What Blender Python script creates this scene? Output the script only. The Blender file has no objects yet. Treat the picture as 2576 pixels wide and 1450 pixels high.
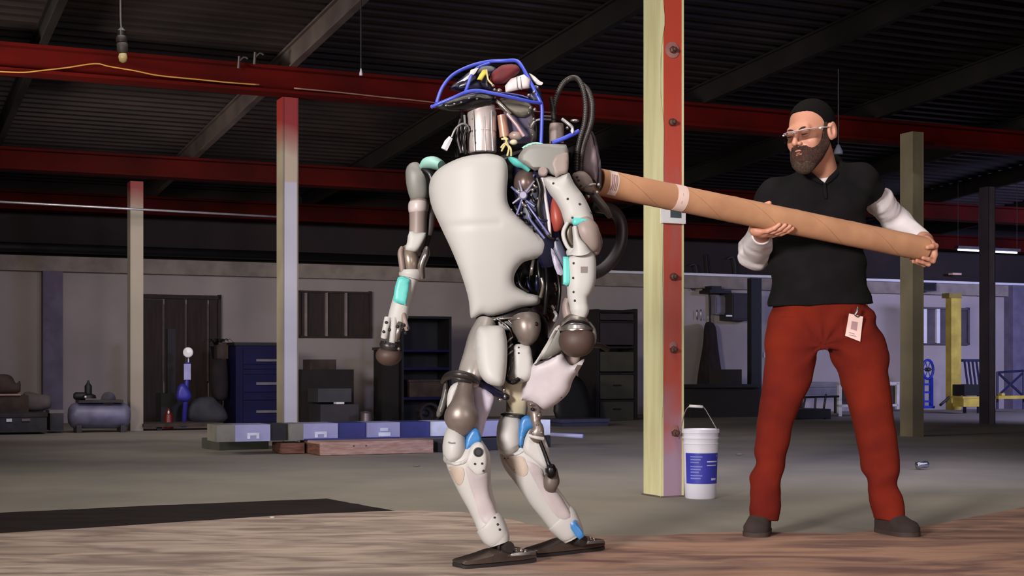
import bpy, bmesh, math, random
import numpy as np
from mathutils import Vector, Matrix
from mathutils.bvhtree import BVHTree
from mathutils.geometry import delaunay_2d_cdt
random.seed(7)
S = bpy.context.scene
COL = S.collection

# ------------------------------------------------------------------ camera, world, lights, exposure
F, CX, HY, CH = 3650.0, 1288.0, 925.0, 0.67      # focal length in px, image centre, horizon row, camera height
cam_d = bpy.data.cameras.new('camera'); cam = bpy.data.objects.new('camera', cam_d); COL.objects.link(cam)
cam.location = (0, 0, CH); cam.rotation_euler = (math.pi / 2, 0, 0)
cam_d.sensor_width = 36; cam_d.lens = F / 2576 * 36; cam_d.shift_y = (HY - 725) / 2576
cam_d.clip_start = 0.05; cam_d.clip_end = 200
S.camera = cam
S.view_settings.view_transform = 'Standard'; S.view_settings.look = 'None'
S.view_settings.gamma = 1; S.view_settings.exposure = 0; S.view_settings.use_curve_mapping = False
w = bpy.data.worlds.new('world'); S.world = w; w.use_nodes = True
w.node_tree.nodes['Background'].inputs[0].default_value = (0.6, 0.55, 0.6, 1)
w.node_tree.nodes['Background'].inputs[1].default_value = 0.008

def area(name, loc, target, size, energy, col, sy=None, spread=None):
    d = bpy.data.lights.new(name, 'AREA'); d.size = size; d.energy = energy; d.color = col
    if sy: d.shape = 'RECTANGLE'; d.size_y = sy
    if spread: d.spread = math.radians(spread)
    o = bpy.data.objects.new(name, d); COL.objects.link(o); o.location = loc
    o.rotation_euler = (Vector(target) - Vector(loc)).to_track_quat('-Z', 'Y').to_euler()
    return o
area('key_light', (-4.6, -4.2, 2.6), (0.7, 6.0, 0.9), 1.4, 160, (1.0, 0.95, 0.91), spread=60)
area('fill_light', (4.4, -3.0, 2.1), (1.2, 5.8, 0.8), 1.6, 26, (1.0, 0.86, 0.84), spread=60)
area('overhead_fill', (0.0, 5.4, 3.25), (0.1, 5.5, 0.0), 3.4, 34, (1.0, 0.93, 0.86), 2.2, spread=120)  # unseen light added overhead to brighten the foreground floor
area('hall_fill_middle', (0.4, 8.6, 2.95), (0.4, 8.8, 0.0), 7.0, 38, (1.0, 0.96, 0.92), 1.2, spread=110)  # unseen light, spread wide to lift the middle of the floor
area('hall_fill_far', (-0.5, 13.6, 2.55), (-0.5, 13.7, 0.0), 9.0, 10, (0.95, 0.95, 1.0), 0.8, spread=130)  # unseen light that evens out the far floor
area('side_fill_left', (-5.4, 8.6, 2.1), (-2.4, 12.2, 2.3), 0.8, 58, (1.0, 0.9, 0.8), spread=80)  # unseen light added for the left beam and the pale column's side
area('blue_lamp', (4.6, 6.5, 2.7), (0.6, 11.5, 0.6), 0.7, 34, (0.5, 0.53, 1.0), spread=70)
area('hall_lamp_right', (9.0, 16.0, 2.35), (8.6, 22.0, 0.9), 2.2, 210, (0.50, 0.52, 1.0), 0.5, spread=120)
area('hall_fill_left', (-3.0, 12.6, 2.45), (-4.0, 17.0, 1.0), 3.0, 26, (1.0, 0.88, 0.84), 0.5, spread=120)  # unseen light raised to brighten the left of the rear wall

# ------------------------------------------------------------------ geometry helpers
TH = math.atan2(F, 8000.0)
U = Vector((math.cos(TH), math.sin(TH), 0)); V = Vector((-math.sin(TH), math.cos(TH), 0))
def PX(px, py, Y): return Vector(((px - CX) / F * Y, Y, CH + (HY - py) / F * Y))
def G(px, py, z=0.0):
    Y = (CH - z) * F / (py - HY); return Vector(((px - CX) / F * Y, Y, z))
def Yv(px, v):
    a = (px - CX) / F; return v / (V.y + V.x * a)
def uv(u, v, z=0.0): return U * u + V * v + Vector((0, 0, z))
def u_of(px, v):
    Y = Yv(px, v); return Vector(((px - CX) / F * Y, Y, 0)).dot(U)

def lin(c):
    return tuple((x / 255 / 12.92) if x / 255 <= 0.04045 else ((x / 255 + 0.055) / 1.055) ** 2.4 for x in c)
MATS = {}
def mat(name, rgb, rough=0.6, metal=0.0, rgb2=None, scale=6.0, stretch=(1, 1, 1), bump=0.0, bscale=None, coat=0.0, spec=0.5, detail=4, lo=0.35, hi=0.65, emit=None, trans=0.0, alpha=None):
    if name in MATS: return MATS[name]
    m = bpy.data.materials.new(name); m.use_nodes = True; MATS[name] = m
    nt = m.node_tree; b = nt.nodes['Principled BSDF']
    b.inputs['Roughness'].default_value = rough; b.inputs['Metallic'].default_value = metal
    b.inputs['Coat Weight'].default_value = coat; b.inputs['Specular IOR Level'].default_value = spec
    b.inputs['Transmission Weight'].default_value = trans
    c = lin(rgb) + (1,); b.inputs['Base Color'].default_value = c
    if rgb2 is None:
        rgb2 = tuple(max(0, x * 0.86) for x in rgb)
    tc = nt.nodes.new('ShaderNodeTexCoord'); mp = nt.nodes.new('ShaderNodeMapping')
    mp.inputs['Scale'].default_value = stretch
    nt.links.new(tc.outputs['Object'], mp.inputs['Vector'])
    nz = nt.nodes.new('ShaderNodeTexNoise'); nz.inputs['Scale'].default_value = scale; nz.inputs['Detail'].default_value = detail
    nt.links.new(mp.outputs[0], nz.inputs['Vector'])
    rp = nt.nodes.new('ShaderNodeValToRGB')
    rp.color_ramp.elements[0].position = lo; rp.color_ramp.elements[0].color = lin(rgb2) + (1,)
    rp.color_ramp.elements[1].position = hi; rp.color_ramp.elements[1].color = c
    nt.links.new(nz.outputs[0], rp.inputs[0]); nt.links.new(rp.outputs[0], b.inputs['Base Color'])
    if bump:
        bp = nt.nodes.new('ShaderNodeBump'); bp.inputs['Strength'].default_value = bump; bp.inputs['Distance'].default_value = 0.01
        nb = nz
        if bscale:
            nb = nt.nodes.new('ShaderNodeTexNoise'); nb.inputs['Scale'].default_value = bscale; nb.inputs['Detail'].default_value = 3
            nt.links.new(mp.outputs[0], nb.inputs['Vector'])
        nt.links.new(nb.outputs[0], bp.inputs['Height']); nt.links.new(bp.outputs[0], b.inputs['Normal'])
    if emit:
        b.inputs['Emission Color'].default_value = lin(rgb) + (1,); b.inputs['Emission Strength'].default_value = emit
    return m

def zmix(m, rgb_hi, z0, z1, noise=0.15, nscale=3.0):
    """second paint colour above height z0..z1 with a ragged border (world height)"""
    nt = m.node_tree; b = nt.nodes['Principled BSDF']
    src = b.inputs['Base Color'].links[0].from_socket
    g = nt.nodes.new('ShaderNodeNewGeometry'); sp = nt.nodes.new('ShaderNodeSeparateXYZ'); nt.links.new(g.outputs['Position'], sp.inputs[0])
    nz = nt.nodes.new('ShaderNodeTexNoise'); nz.inputs['Scale'].default_value = nscale; nt.links.new(g.outputs['Position'], nz.inputs['Vector'])
    ma = nt.nodes.new('ShaderNodeMath'); ma.operation = 'MULTIPLY_ADD'; ma.inputs[1].default_value = noise * 2; nt.links.new(nz.outputs[0], ma.inputs[0]); nt.links.new(sp.outputs[2], ma.inputs[2])
    mr = nt.nodes.new('ShaderNodeMapRange'); mr.inputs['From Min'].default_value = z0 + noise; mr.inputs['From Max'].default_value = z1 + noise
    nt.links.new(ma.outputs[0], mr.inputs['Value'])
    mx = nt.nodes.new('ShaderNodeMix'); mx.data_type = 'RGBA'; nt.links.new(mr.outputs[0], mx.inputs['Factor'])
    nt.links.new(src, mx.inputs['A']); mx.inputs['B'].default_value = lin(rgb_hi) + (1,)
    nt.links.new(mx.outputs['Result'], b.inputs['Base Color'])
    return m

WL = {}
def empty(name, loc, label=None, cat=None, group=None, kind=None, parent=None):
    o = bpy.data.objects.new(name, None); COL.objects.link(o); loc = Vector(loc); WL[o] = loc
    o.empty_display_size = 0.1
    if parent: o.parent = parent; o.location = loc - WL[parent]
    else: o.location = loc
    return tag(o, label, cat, group, kind)
def tag(o, label=None, cat=None, group=None, kind=None):
    if label: o['label'] = label
    if cat: o['category'] = cat
    if group: o['group'] = group
    if kind: o['kind'] = kind
    return o
def link_mesh(name, me, m, parent=None, base=None):
    n = len(me.vertices); co = np.empty(n * 3, 'f'); me.vertices.foreach_get('co', co); co = co.reshape(-1, 3)
    c = Vector((co.min(0) + co.max(0)) / 2) if base is None else Vector(base)
    if base is None and parent is None: c.z = float(co[:, 2].min())
    me.transform(Matrix.Translation(-c)); me.materials.append(m)
    o = bpy.data.objects.new(name, me); COL.objects.link(o); WL[o] = c
    if parent: o.parent = parent; o.location = c - WL[parent]
    else: o.location = c
    return o
def obj(name, bm, m, parent=None, smooth=False, bevel=0, ang=None):
    if bevel:
        bmesh.ops.bevel(bm, geom=[e for e in bm.edges if len(e.link_faces) == 2 and e.calc_face_angle(0) > 0.5], offset=bevel, segments=2, affect='EDGES', clamp_overlap=True)
    bmesh.ops.recalc_face_normals(bm, faces=bm.faces)
    me = bpy.data.meshes.new(name); bm.to_mesh(me); bm.free()
    if smooth:
        me.shade_smooth()
        if ang: me.set_sharp_from_angle(angle=math.radians(ang))
    return link_mesh(name, me, m, parent)

def bm_box(bm, c, sx, sy, sz, ax=None, ay=None, az=None):
    ax = (ax or Vector((1, 0, 0))).normalized(); ay = (ay or Vector((0, 1, 0))).normalized(); az = (az or ax.cross(ay)).normalized()
    c = Vector(c); vs = []
    for i in (-1, 1):
        for j in (-1, 1):
            for k in (-1, 1): vs.append(bm.verts.new(c + ax * (i * sx / 2) + ay * (j * sy / 2) + az * (k * sz / 2)))
    for f in ((0, 1, 3, 2), (4, 6, 7, 5), (0, 4, 5, 1), (2, 3, 7, 6), (0, 2, 6, 4), (1, 5, 7, 3)): bm.faces.new([vs[i] for i in f])
    return bm
def boxuv(bm, u0, u1, v0, v1, z0, z1):
    return bm_box(bm, uv((u0 + u1) / 2, (v0 + v1) / 2, (z0 + z1) / 2), abs(u1 - u0), abs(v1 - v0), abs(z1 - z0), U, V, Vector((0, 0, 1)))
def NB(): return bmesh.new()
def catmull(pts, n=6, closed=False):
    P = [np.array(p, float) for p in pts]; out = []
    N = len(P); rng = N if closed else N - 1
    for i in range(rng):
        if closed: a, b, c, d = P[(i - 1) % N], P[i], P[(i + 1) % N], P[(i + 2) % N]
        else: a, b, c, d = P[max(i - 1, 0)], P[i], P[i + 1], P[min(i + 2, N - 1)]
        for k in range(n):
            t = k / n
            out.append(0.5 * ((2 * b) + (-a + c) * t + (2 * a - 5 * b + 4 * c - d) * t * t + (-a + 3 * b - 3 * c + d) * t ** 3))
    if not closed: out.append(P[-1])
    return out
def bm_rings(bm, rings, cap=True, closed=False):
    R = [[bm.verts.new(p) for p in r] for r in rings]; n = len(R[0])
    for i in range(len(R) if closed else len(R) - 1):
        a, b = R[i], R[(i + 1) % len(R)]
        for j in range(n): bm.faces.new((a[j], a[(j + 1) % n], b[(j + 1) % n], b[j]))
    if cap and not closed: bm.faces.new(R[0][::-1]); bm.faces.new(R[-1])
    return bm
def bm_tube(bm, pts, r, seg=8, smooth=5, closed=False):
    """pts: vectors, r: scalar / list per point"""
    rr = r if hasattr(r, '__len__') else [r] * len(pts)
    q = [(p[0], p[1], p[2], rr[i]) for i, p in enumerate(pts)]
    if smooth > 1 and len(q) > 2: q = catmull(q, smooth, closed)
    P = [Vector(a[:3]) for a in q]; rad = [a[3] for a in q]
    rings = []; nrm = None; N = len(P)
    for i in range(N):
        if closed: t = P[(i + 1) % N] - P[i - 1]
        else: t = P[min(i + 1, N - 1)] - P[max(i - 1, 0)]
        t.normalize()
        if nrm is None: nrm = t.orthogonal().normalized()
        nrm = (nrm - t * nrm.dot(t)).normalized(); bn = t.cross(nrm)
        rings.append([P[i] + (nrm * math.cos(2 * math.pi * k / seg) + bn * math.sin(2 * math.pi * k / seg)) * rad[i] for k in range(seg)])
    return bm_rings(bm, rings, closed=closed)
def bm_lathe(bm, c, axis, prof, seg=20):
    """prof: (r, h) along axis"""
    axis = Vector(axis).normalized(); a = axis.orthogonal().normalized(); b = axis.cross(a); c = Vector(c)
    return bm_rings(bm, [[c + axis * h + (a * math.cos(2 * math.pi * k / seg) + b * math.sin(2 * math.pi * k / seg)) * max(r, 1e-4) for k in range(seg)] for r, h in prof])
def bm_ell(bm, c, rx, ry, rz, R=None, seg=16):
    t = bmesh.ops.create_uvsphere(bm, u_segments=seg, v_segments=max(6, seg * 2 // 3), radius=1)
    M = Matrix.Translation(Vector(c)) @ (R.to_4x4() if R else Matrix.Identity(4)) @ Matrix.Diagonal((rx, ry, rz, 1))
    bmesh.ops.transform(bm, matrix=M, verts=t['verts']); return bm

# outline in picture coordinates -> thick, domed plate standing at its own depth
def inpoly(x, y, poly):
    c = False; n = len(poly)
    for i in range(n):
        x1, y1 = poly[i]; x2, y2 = poly[i - 1]
        if (y1 > y) != (y2 > y) and x < (x2 - x1) * (y - y1) / (y2 - y1) + x1: c = not c
    return c
def bm_plate(bm, outline, Yf, thick=0.02, bulge=0.02, R=25, step=12, smooth=3):
    poly = [tuple(p) for p in (catmull(outline, smooth, True) if smooth > 1 else outline)]
    pa = np.array(poly); xs0, ys0 = pa.min(0); xs1, ys1 = pa.max(0)
    A = pa; B = np.roll(pa, -1, 0); AB = B - A; L2 = (AB ** 2).sum(1) + 1e-9
    def dist(x, y):
        p = np.array((x, y)); t = np.clip(((p - A) * AB).sum(1) / L2, 0, 1); return float(np.sqrt((((A + AB * t[:, None]) - p) ** 2).sum(1)).min())
    pts = [Vector(p) for p in poly]; nb = len(pts)
    y = ys0 + step / 2; row = 0
    while y < ys1:
        x = xs0 + step / 2 * (row % 2)
        while x < xs1:
            if inpoly(x, y, poly) and dist(x, y) > step * 0.45: pts.append(Vector((x, y)))
            x += step
        y += step * 0.87; row += 1
    # a ring near the border for a rounded rim
    vs, es, fs, *_ = delaunay_2d_cdt(pts, [(i, (i + 1) % nb) for i in range(nb)], [], 1, 1e-6)
    front = []; back = []
    for p in vs:
        d = min(dist(p.x, p.y) / R, 1.0); h = math.sqrt(max(0, 1 - (1 - d) ** 2)) * bulge
        Y = Yf(p.x, p.y)
        front.append(bm.verts.new(PX(p.x, p.y, Y - h))); back.append(bm.verts.new(PX(p.x, p.y, Y - h * 0.6 + thick)))
    cnt = {}
    for f in fs:
        try: bm.faces.new([front[i] for i in f]); bm.faces.new([back[i] for i in reversed(f)])
        except ValueError: continue
        for k in range(len(f)):
            e = (f[k], f[(k + 1) % len(f)]); cnt[e] = cnt.get(e, 0) + 1
    for (a, b) in cnt:
        if (b, a) not in cnt: bm.faces.new((front[b], front[a], back[a], back[b]))
    return bm
def plate(name, m, outline, Y, parent, thick=0.02, bulge=0.02, R=25, step=12, smooth=3):
    Yf = Y if callable(Y) else (lambda x, y: Y)
    return obj(name, bm_plate(NB(), outline, Yf, thick, bulge, R, step, smooth), m, parent, smooth=True, ang=50)
def bm_loft(bm, rings, seg=20, smooth=4, n=2.0):
    """rings: (px,py,Y,half width px,half depth m) ; cross sections square to the path"""
    q = catmull(rings, smooth) if smooth > 1 else [np.array(r, float) for r in rings]
    P = [PX(*r[:3]) for r in q]; out = []
    for i, r in enumerate(q):
        t = (P[min(i + 1, len(P) - 1)] - P[max(i - 1, 0)]).normalized()
        a = t.cross(Vector((0, -1, 0))); a = a.normalized() if a.length > 1e-3 else Vector((1, 0, 0)); b = t.cross(a).normalized()
        w = r[3] / F * r[2]; d = r[4]; ring = []
        for k in range(seg):
            th = 2 * math.pi * k / seg; ct, st = math.cos(th), math.sin(th)
            x = math.copysign(abs(ct) ** (2 / n), ct); y = math.copysign(abs(st) ** (2 / n), st)
            ring.append(P[i] + a * (x * w) + b * (y * d))
        out.append(ring)
    return bm_rings(bm, out)
def loft(name, m, rings, parent, seg=20, smooth=4, n=2.0, ang=60):
    return obj(name, bm_loft(NB(), rings, seg, smooth, n), m, parent, smooth=True, ang=ang)
def tubepx(name, m, pts, r, parent, seg=8, smooth=5):
    return obj(name, bm_tube(NB(), [PX(*p) for p in pts], r, seg, smooth), m, parent, smooth=True, ang=60)
def ell(name, m, px, py, Y, rx, rz, rd, parent, seg=16):
    k = Y / F; return obj(name, bm_ell(NB(), PX(px, py, Y), rx * k, rd, rz * k, seg=seg), m, parent, smooth=True)
def surfY(objs):
    """depth of the nearest of these objects behind a picture point"""
    trees = []
    for o in objs:
        me = o.data; off = WL[o]
        trees.append(BVHTree.FromPolygons([v.co + off for v in me.vertices], [tuple(p.vertices) for p in me.polygons]))
    def f(px, py, default=None, lift=0.0):
        o = Vector((0, 0, CH)); d = (PX(px, py, 1.0) - o).normalized(); best = None
        for t in trees:
            h = t.ray_cast(o, d)
            if h[0] is not None and (best is None or h[0].y < best): best = h[0].y
        return (best if best is not None else default) - lift if (best is not None or default is not None) else None
    return f
def bolts(name, m, targets, pts, parent, r=3.0, default=5.0):
    f = surfY(targets)
    for (x, y) in pts:
        Y = f(x, y, default); k = Y / F * r
        obj(name, bm_lathe(NB(), PX(x, y, Y + 0.002), (0, -1, 0), [(k, 0), (k, 0.003), (k * 0.6, 0.0045)], 8), m, parent, smooth=True, ang=40)
# ================================================================== THE HALL
def beamz(v): return 2.92 - 0.070 * (v - 11.69)          # underside of the red beams; the roof falls to the back
VW = 18.13                                                # the rear wall
M_conc = mat('concrete', (154, 144, 131), 0.75, spec=.3, rgb2=(130, 124, 116), scale=1.3, detail=7, bump=0.15, bscale=30, lo=0.3, hi=0.7)
M_dirt = mat('ply_dust', (192, 170, 154), 0.9, rgb2=(136, 117, 108), scale=3.4, stretch=(0.8, 2.4, 1), detail=7, bump=0.35, bscale=6, lo=0.36, hi=0.64)
M_rub = mat('dark_mat', (42, 32, 31), 0.95, spec=.2, rgb2=(30, 22, 22), scale=2.5, stretch=(1, 4, 1), detail=6, bump=0.4, bscale=14)
M_cream = mat('cream_paint', (228, 224, 178), 0.5, rgb2=(214, 206, 156), scale=3, stretch=(6, 6, 0.6), bump=0.06, bscale=8)
M_red = mat('red_paint', (160, 62, 50), 0.5, rgb2=(134, 66, 62), scale=4.5, stretch=(3, 3, 0.9), detail=7, bump=0.15, lo=0.3, hi=0.62)
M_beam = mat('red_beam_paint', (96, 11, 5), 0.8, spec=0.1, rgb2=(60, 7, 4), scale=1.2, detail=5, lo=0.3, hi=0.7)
M_beam2 = mat('far_beam_dimmed', (70, 9, 5), 0.85, spec=0.1, rgb2=(46, 6, 4), scale=1.2)  # same beam red, darkened to stand for weaker light at the rear
M_deck = mat('dark_roof_deck', (42, 33, 33), 0.6, spec=0.3, rgb2=(26, 20, 20), scale=1.5, detail=5)
M_joist = mat('dark_joist', (25, 22, 21), 0.8, spec=0.2, rgb2=(19, 16, 16), scale=3)
M_joist2 = mat('grey_joist', (84, 74, 70), 0.5, rgb2=(66, 56, 54), scale=3)
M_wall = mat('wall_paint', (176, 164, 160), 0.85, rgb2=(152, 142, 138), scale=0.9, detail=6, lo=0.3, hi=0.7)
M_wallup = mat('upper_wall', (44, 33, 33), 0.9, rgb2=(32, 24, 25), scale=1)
M_ledge = mat('grey_ledge', (150, 138, 128), 0.8)
M_black = mat('black', (14, 12, 13), 0.6, rgb2=(8, 7, 8))
M_blk2 = mat('black_gloss', (18, 15, 16), 0.25, rgb2=(10, 8, 9))
M_brown = mat('brown_board', (58, 44, 40), 0.8, rgb2=(44, 33, 31), scale=5, stretch=(6, 6, 0.5))
M_slat = mat('pale_batten', (150, 136, 132), 0.7)
M_white = mat('white_plastic', (232, 230, 232), 0.4, rgb2=(222, 220, 224))
M_steel = mat('steel', (170, 165, 162), 0.3, 0.9, rgb2=(140, 134, 130), scale=20)
M_dark = mat('dark_metal', (62, 56, 56), 0.4, 0.5, rgb2=(44, 39, 40))
M_grey = mat('grey_paint', (120, 114, 116), 0.6)
M_junk = mat('brown_cloth', (70, 56, 50), 0.9, rgb2=(48, 38, 36), scale=8)
M_junk2 = mat('dark_grey_stuff', (62, 60, 66), 0.8, rgb2=(44, 43, 50), scale=8)
M_bluecab = mat('blue_cabinet_paint', (22, 20, 68), 0.6, spec=.2, rgb2=(17, 15, 54), scale=3)
M_blue = mat('blue_paint', (38, 56, 170), 0.4, rgb2=(28, 40, 140))
M_yel = mat('yellow_paint', (200, 176, 70), 0.5, rgb2=(170, 146, 60))
M_wood = mat('pale_wood', (182, 150, 136), 0.8, rgb2=(150, 116, 104), scale=5, stretch=(2, 2, 12))
M_wood2 = mat('old_wood', (120, 78, 62), 0.85, rgb2=(84, 52, 44), scale=5, stretch=(2, 2, 12))

# floor
bm = NB(); boxuv(bm, -14, 24, -6, VW + 0.1, -0.15, 0.0)
floor = tag(obj('floor', bm, M_conc), kind='structure')
# rear wall: pale to shoulder height, dark above
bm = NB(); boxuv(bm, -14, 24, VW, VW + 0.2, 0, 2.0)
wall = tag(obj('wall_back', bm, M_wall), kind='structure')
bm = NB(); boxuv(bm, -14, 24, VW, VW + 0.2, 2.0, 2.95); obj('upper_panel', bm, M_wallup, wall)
bm = NB(); boxuv(bm, -14, 24, VW - 0.10, VW - 0.002, 1.82, 2.0); obj('ledge', bm, M_ledge, wall)
bm = NB(); bm_tube(bm, [uv(-14, VW - 0.2, 2.1), uv(8.2, VW - 0.2, 2.08)], 0.06, 10); obj('black_pipe', bm, M_black, wall, smooth=True)
bm = NB(); boxuv(bm, 8.2, 24, VW - 0.16, VW - 0.1, 2.0, 2.035); tag(obj('conduit', bm, M_white, wall), 'thin white conduit strip')
for n_, a, b in (('wall_left', -14.2, -14), ('wall_right', 24, 24.2)):
    bm = NB(); boxuv(bm, a, b, -6, VW + 0.2, 0, 4.6); tag(obj(n_, bm, M_wallup), kind='structure')
# pilaster on the left and on the right of the rear wall
M_pil = mat('mauve_pilaster', (112, 104, 124), 0.8)
for x0, x1 in ((108, 158),):
    bm = NB(); boxuv(bm, u_of(x0, VW - .15), u_of(x1, VW - .15), VW - 0.15, VW - 0.002, 0, 1.82); tag(obj('trim_1', bm, M_pil), kind='structure')
bm = NB(); boxuv(bm, u_of(2548, VW - .2), u_of(2700, VW - .2), VW - 0.2, VW - 0.002, 0, 2.0); tag(obj('trim_2', bm, M_pil), kind='structure')

# ceiling: ribbed deck, joists and three red beams (all follow the slope)
def zt(v, off): return beamz(v) + off
bm = NB(); prof = []
v = -6.0
while v < VW + 0.2:
    for dv, dz in ((0, 0.46), (0.07, 0.46), (0.09, 0.42), (0.16, 0.42)): prof.append((v + dv, zt(v + dv, dz)))
    v += 0.18
lo_ = [(bm.verts.new(uv(-14, a, z)), bm.verts.new(uv(24, a, z)), bm.verts.new(uv(-14, a, z + 0.1)), bm.verts.new(uv(24, a, z + 0.1))) for a, z in prof]
for i in range(len(lo_) - 1):
    a, b = lo_[i], lo_[i + 1]
    bm.faces.new((a[0], a[1], b[1], b[0])); bm.faces.new((a[2], b[2], b[3], a[3]))
ceiling = tag(obj('ceiling', bm, M_deck), kind='structure')
def sbar(bm, u0, u1, v0, v1, o0, o1):
    c = []
    for (uu, vv, o) in ((u0, v0, o0), (u1, v0, o0), (u1, v1, o0), (u0, v1, o0), (u0, v0, o1), (u1, v0, o1), (u1, v1, o1), (u0, v1, o1)): c.append(bm.verts.new(uv(uu, vv, zt(vv, o))))
    for f in ((3, 2, 1, 0), (4, 5, 6, 7), (0, 1, 5, 4), (2, 3, 7, 6), (1, 2, 6, 5), (3, 0, 4, 7)): bm.faces.new([c[i] for i in f])
VR = (6.49, 11.69, 15.4)
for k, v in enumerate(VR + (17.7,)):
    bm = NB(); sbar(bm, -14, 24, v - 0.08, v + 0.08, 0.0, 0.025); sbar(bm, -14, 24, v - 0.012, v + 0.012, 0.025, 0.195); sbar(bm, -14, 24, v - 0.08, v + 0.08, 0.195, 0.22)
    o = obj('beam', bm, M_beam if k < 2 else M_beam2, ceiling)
ug = u_of(800, 9.5)
us = [-6.9, -4.6, -2.35, -0.55, 1.35, 3.32, 5.3, 7.3, 9.3, 11.3, 13.3, 15.3]
for i, u in enumerate(us):
    bm = NB(); mm = M_joist2 if abs(u - 3.32) < .01 else M_joist
    wd = 0.03
    sbar(bm, u - wd, u + wd, -6, VW, 0.222, 0.235); sbar(bm, u - 0.006, u + 0.006, -6, VW, 0.235, 0.40); sbar(bm, u - wd, u + wd, -6, VW, 0.40, 0.418)
    obj('joist', bm, mm, ceiling)
# dark pipe slung under the beam at far left
bm = NB(); bm_tube(bm, [uv(0.2, 1, zt(1, -.02)), uv(0.2, VW - .4, zt(VW - .4, -.06))], 0.045, 10); tag(obj('pipe', bm, M_joist, ceiling, smooth=True), 'dark pipe slung under the red beam')

# doors and windows of the rear wall
def wbox(bm, x0, x1, y0, y1, v0, v1):
    """box on the wall: picture columns x0..x1 and rows y0..y1 read on plane v0"""
    Y = Yv((x0 + x1) / 2, v0); z1 = CH + (HY - y0) / F * Y; z0 = max(0, CH + (HY - y1) / F * Y)
    return boxuv(bm, u_of(x0, v0), u_of(x1, v0), v0, v1, z0, z1)
bm = NB(); wbox(bm, 345, 557, 742, 752, VW - .06, VW - .002); wbox(bm, 549, 557, 742, 1100, VW - .06, VW - .002); wbox(bm, 345, 352, 742, 1100, VW - .06, VW - .002)
door = tag(obj('door_1', bm, M_brown), kind='structure')
ed = [352, 412, 468, 524, 549]
for a, b in zip(ed[:-1], ed[1:]):
    bm = NB(); wbox(bm, a + 3, b - 2, 753, 1100, VW - .035, VW - .004); obj('plank', bm, M_brown, door)
for x in (410, 466, 522):
    bm = NB(); wbox(bm, x - 1.6, x + 2.6, 765, 960, VW - .06, VW - .036); obj('batten', bm, mat('batten', (96, 82, 80), .8), door)
def window(name, x0, x1, y0, y1, mull, wm, board, bw):
    bm = NB()
    wbox(bm, x0, x1, y0, y0 + 5, VW - .06, VW - .002); wbox(bm, x0, x1, y1 - 5, y1, VW - .06, VW - .002)
    wbox(bm, x0, x0 + 5, y0, y1, VW - .06, VW - .002); wbox(bm, x1 - 5, x1, y0, y1, VW - .06, VW - .002)
    w_ = tag(obj(name, bm, board), kind='structure')
    e = [x0 + 5] + list(mull) + [x1 - 5]
    for a, b in zip(e[:-1], e[1:]):
        bm = NB(); wbox(bm, a + 1, b - 1, y0 + 5, y1 - 5, VW - .03, VW - .004); obj('shutter_board', bm, board, w_)
    for x in mull:
        bm = NB(); wbox(bm, x - bw, x + bw, y0 + 4, y1 - 4, VW - .07, VW - .031); obj('mullion', bm, wm, w_)
    return w_
window('window_1', 752, 935, 733, 850, (770, 822, 871), M_slat, M_brown, 3)
window('window_2', 2318, 2440, 774, 868, (2328, 2361), M_white, mat('grey_shutter', (92, 82, 88), .8), 4)

# ------------------------------------------------------------------ columns
def column(px_edge, Y, wu, wv, mu, mv, top_v, label, red_top=None):
    """box column: corner nearest the camera at px_edge; wu = face along the beams (right face), wv = left face"""
    c = Vector(((px_edge - CX) / F * Y, Y, 0)); u0, v0 = c.dot(U), c.dot(V)
    z1 = beamz(v0 + wv / 2) - 0.002
    r = empty('column', c + U * wu / 2 + V * wv / 2, label, 'column')
    bm = NB(); boxuv(bm, u0, u0 + 0.012, v0 + .0, v0 + wv, 0, z1); o1 = obj('flange', bm, mv, r, bevel=.002)
    bm = NB(); boxuv(bm, u0 + wu - .012, u0 + wu, v0, v0 + wv, 0, z1); obj('flange', bm, mv, r)
    bm = NB(); boxuv(bm, u0 + .0121, u0 + wu - .0121, v0 + 0.002, v0 + wv - .002, 0, z1); o2 = obj('face_plate', bm, mu, r)
    return r, u0, v0, o1, o2
M_c2l = zmix(mat('cream_in_shade', (140, 132, 114), 0.6, rgb2=(122, 112, 96), scale=2), (120, 30, 24), 2.42, 2.72, .12)  # left face of the pale column, its shadow put into the colour
M_c2r = zmix(zmix(mat('pale_new_paint', (190, 188, 195), 0.55, rgb2=(178, 175, 184), scale=2), (176, 160, 140), 2.2, 2.215, .0), (140, 40, 32), 2.42, 2.72, .12)
M_c3 = zmix(mat('grey_cream_paint', (146, 138, 122), 0.6, rgb2=(156, 146, 130), scale=2), (120, 36, 28), 2.34, 2.56, .1)
M_c4 = mat('olive_grey_paint', (150, 138, 112), 0.7, rgb2=(128, 118, 96), scale=2)
M_c5 = mat('dark_mauve_paint', (58, 48, 60), 0.7, rgb2=(44, 36, 46), scale=2)
M_c5b = mat('mauve_grey_paint', (98, 88, 96), 0.7)
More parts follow.
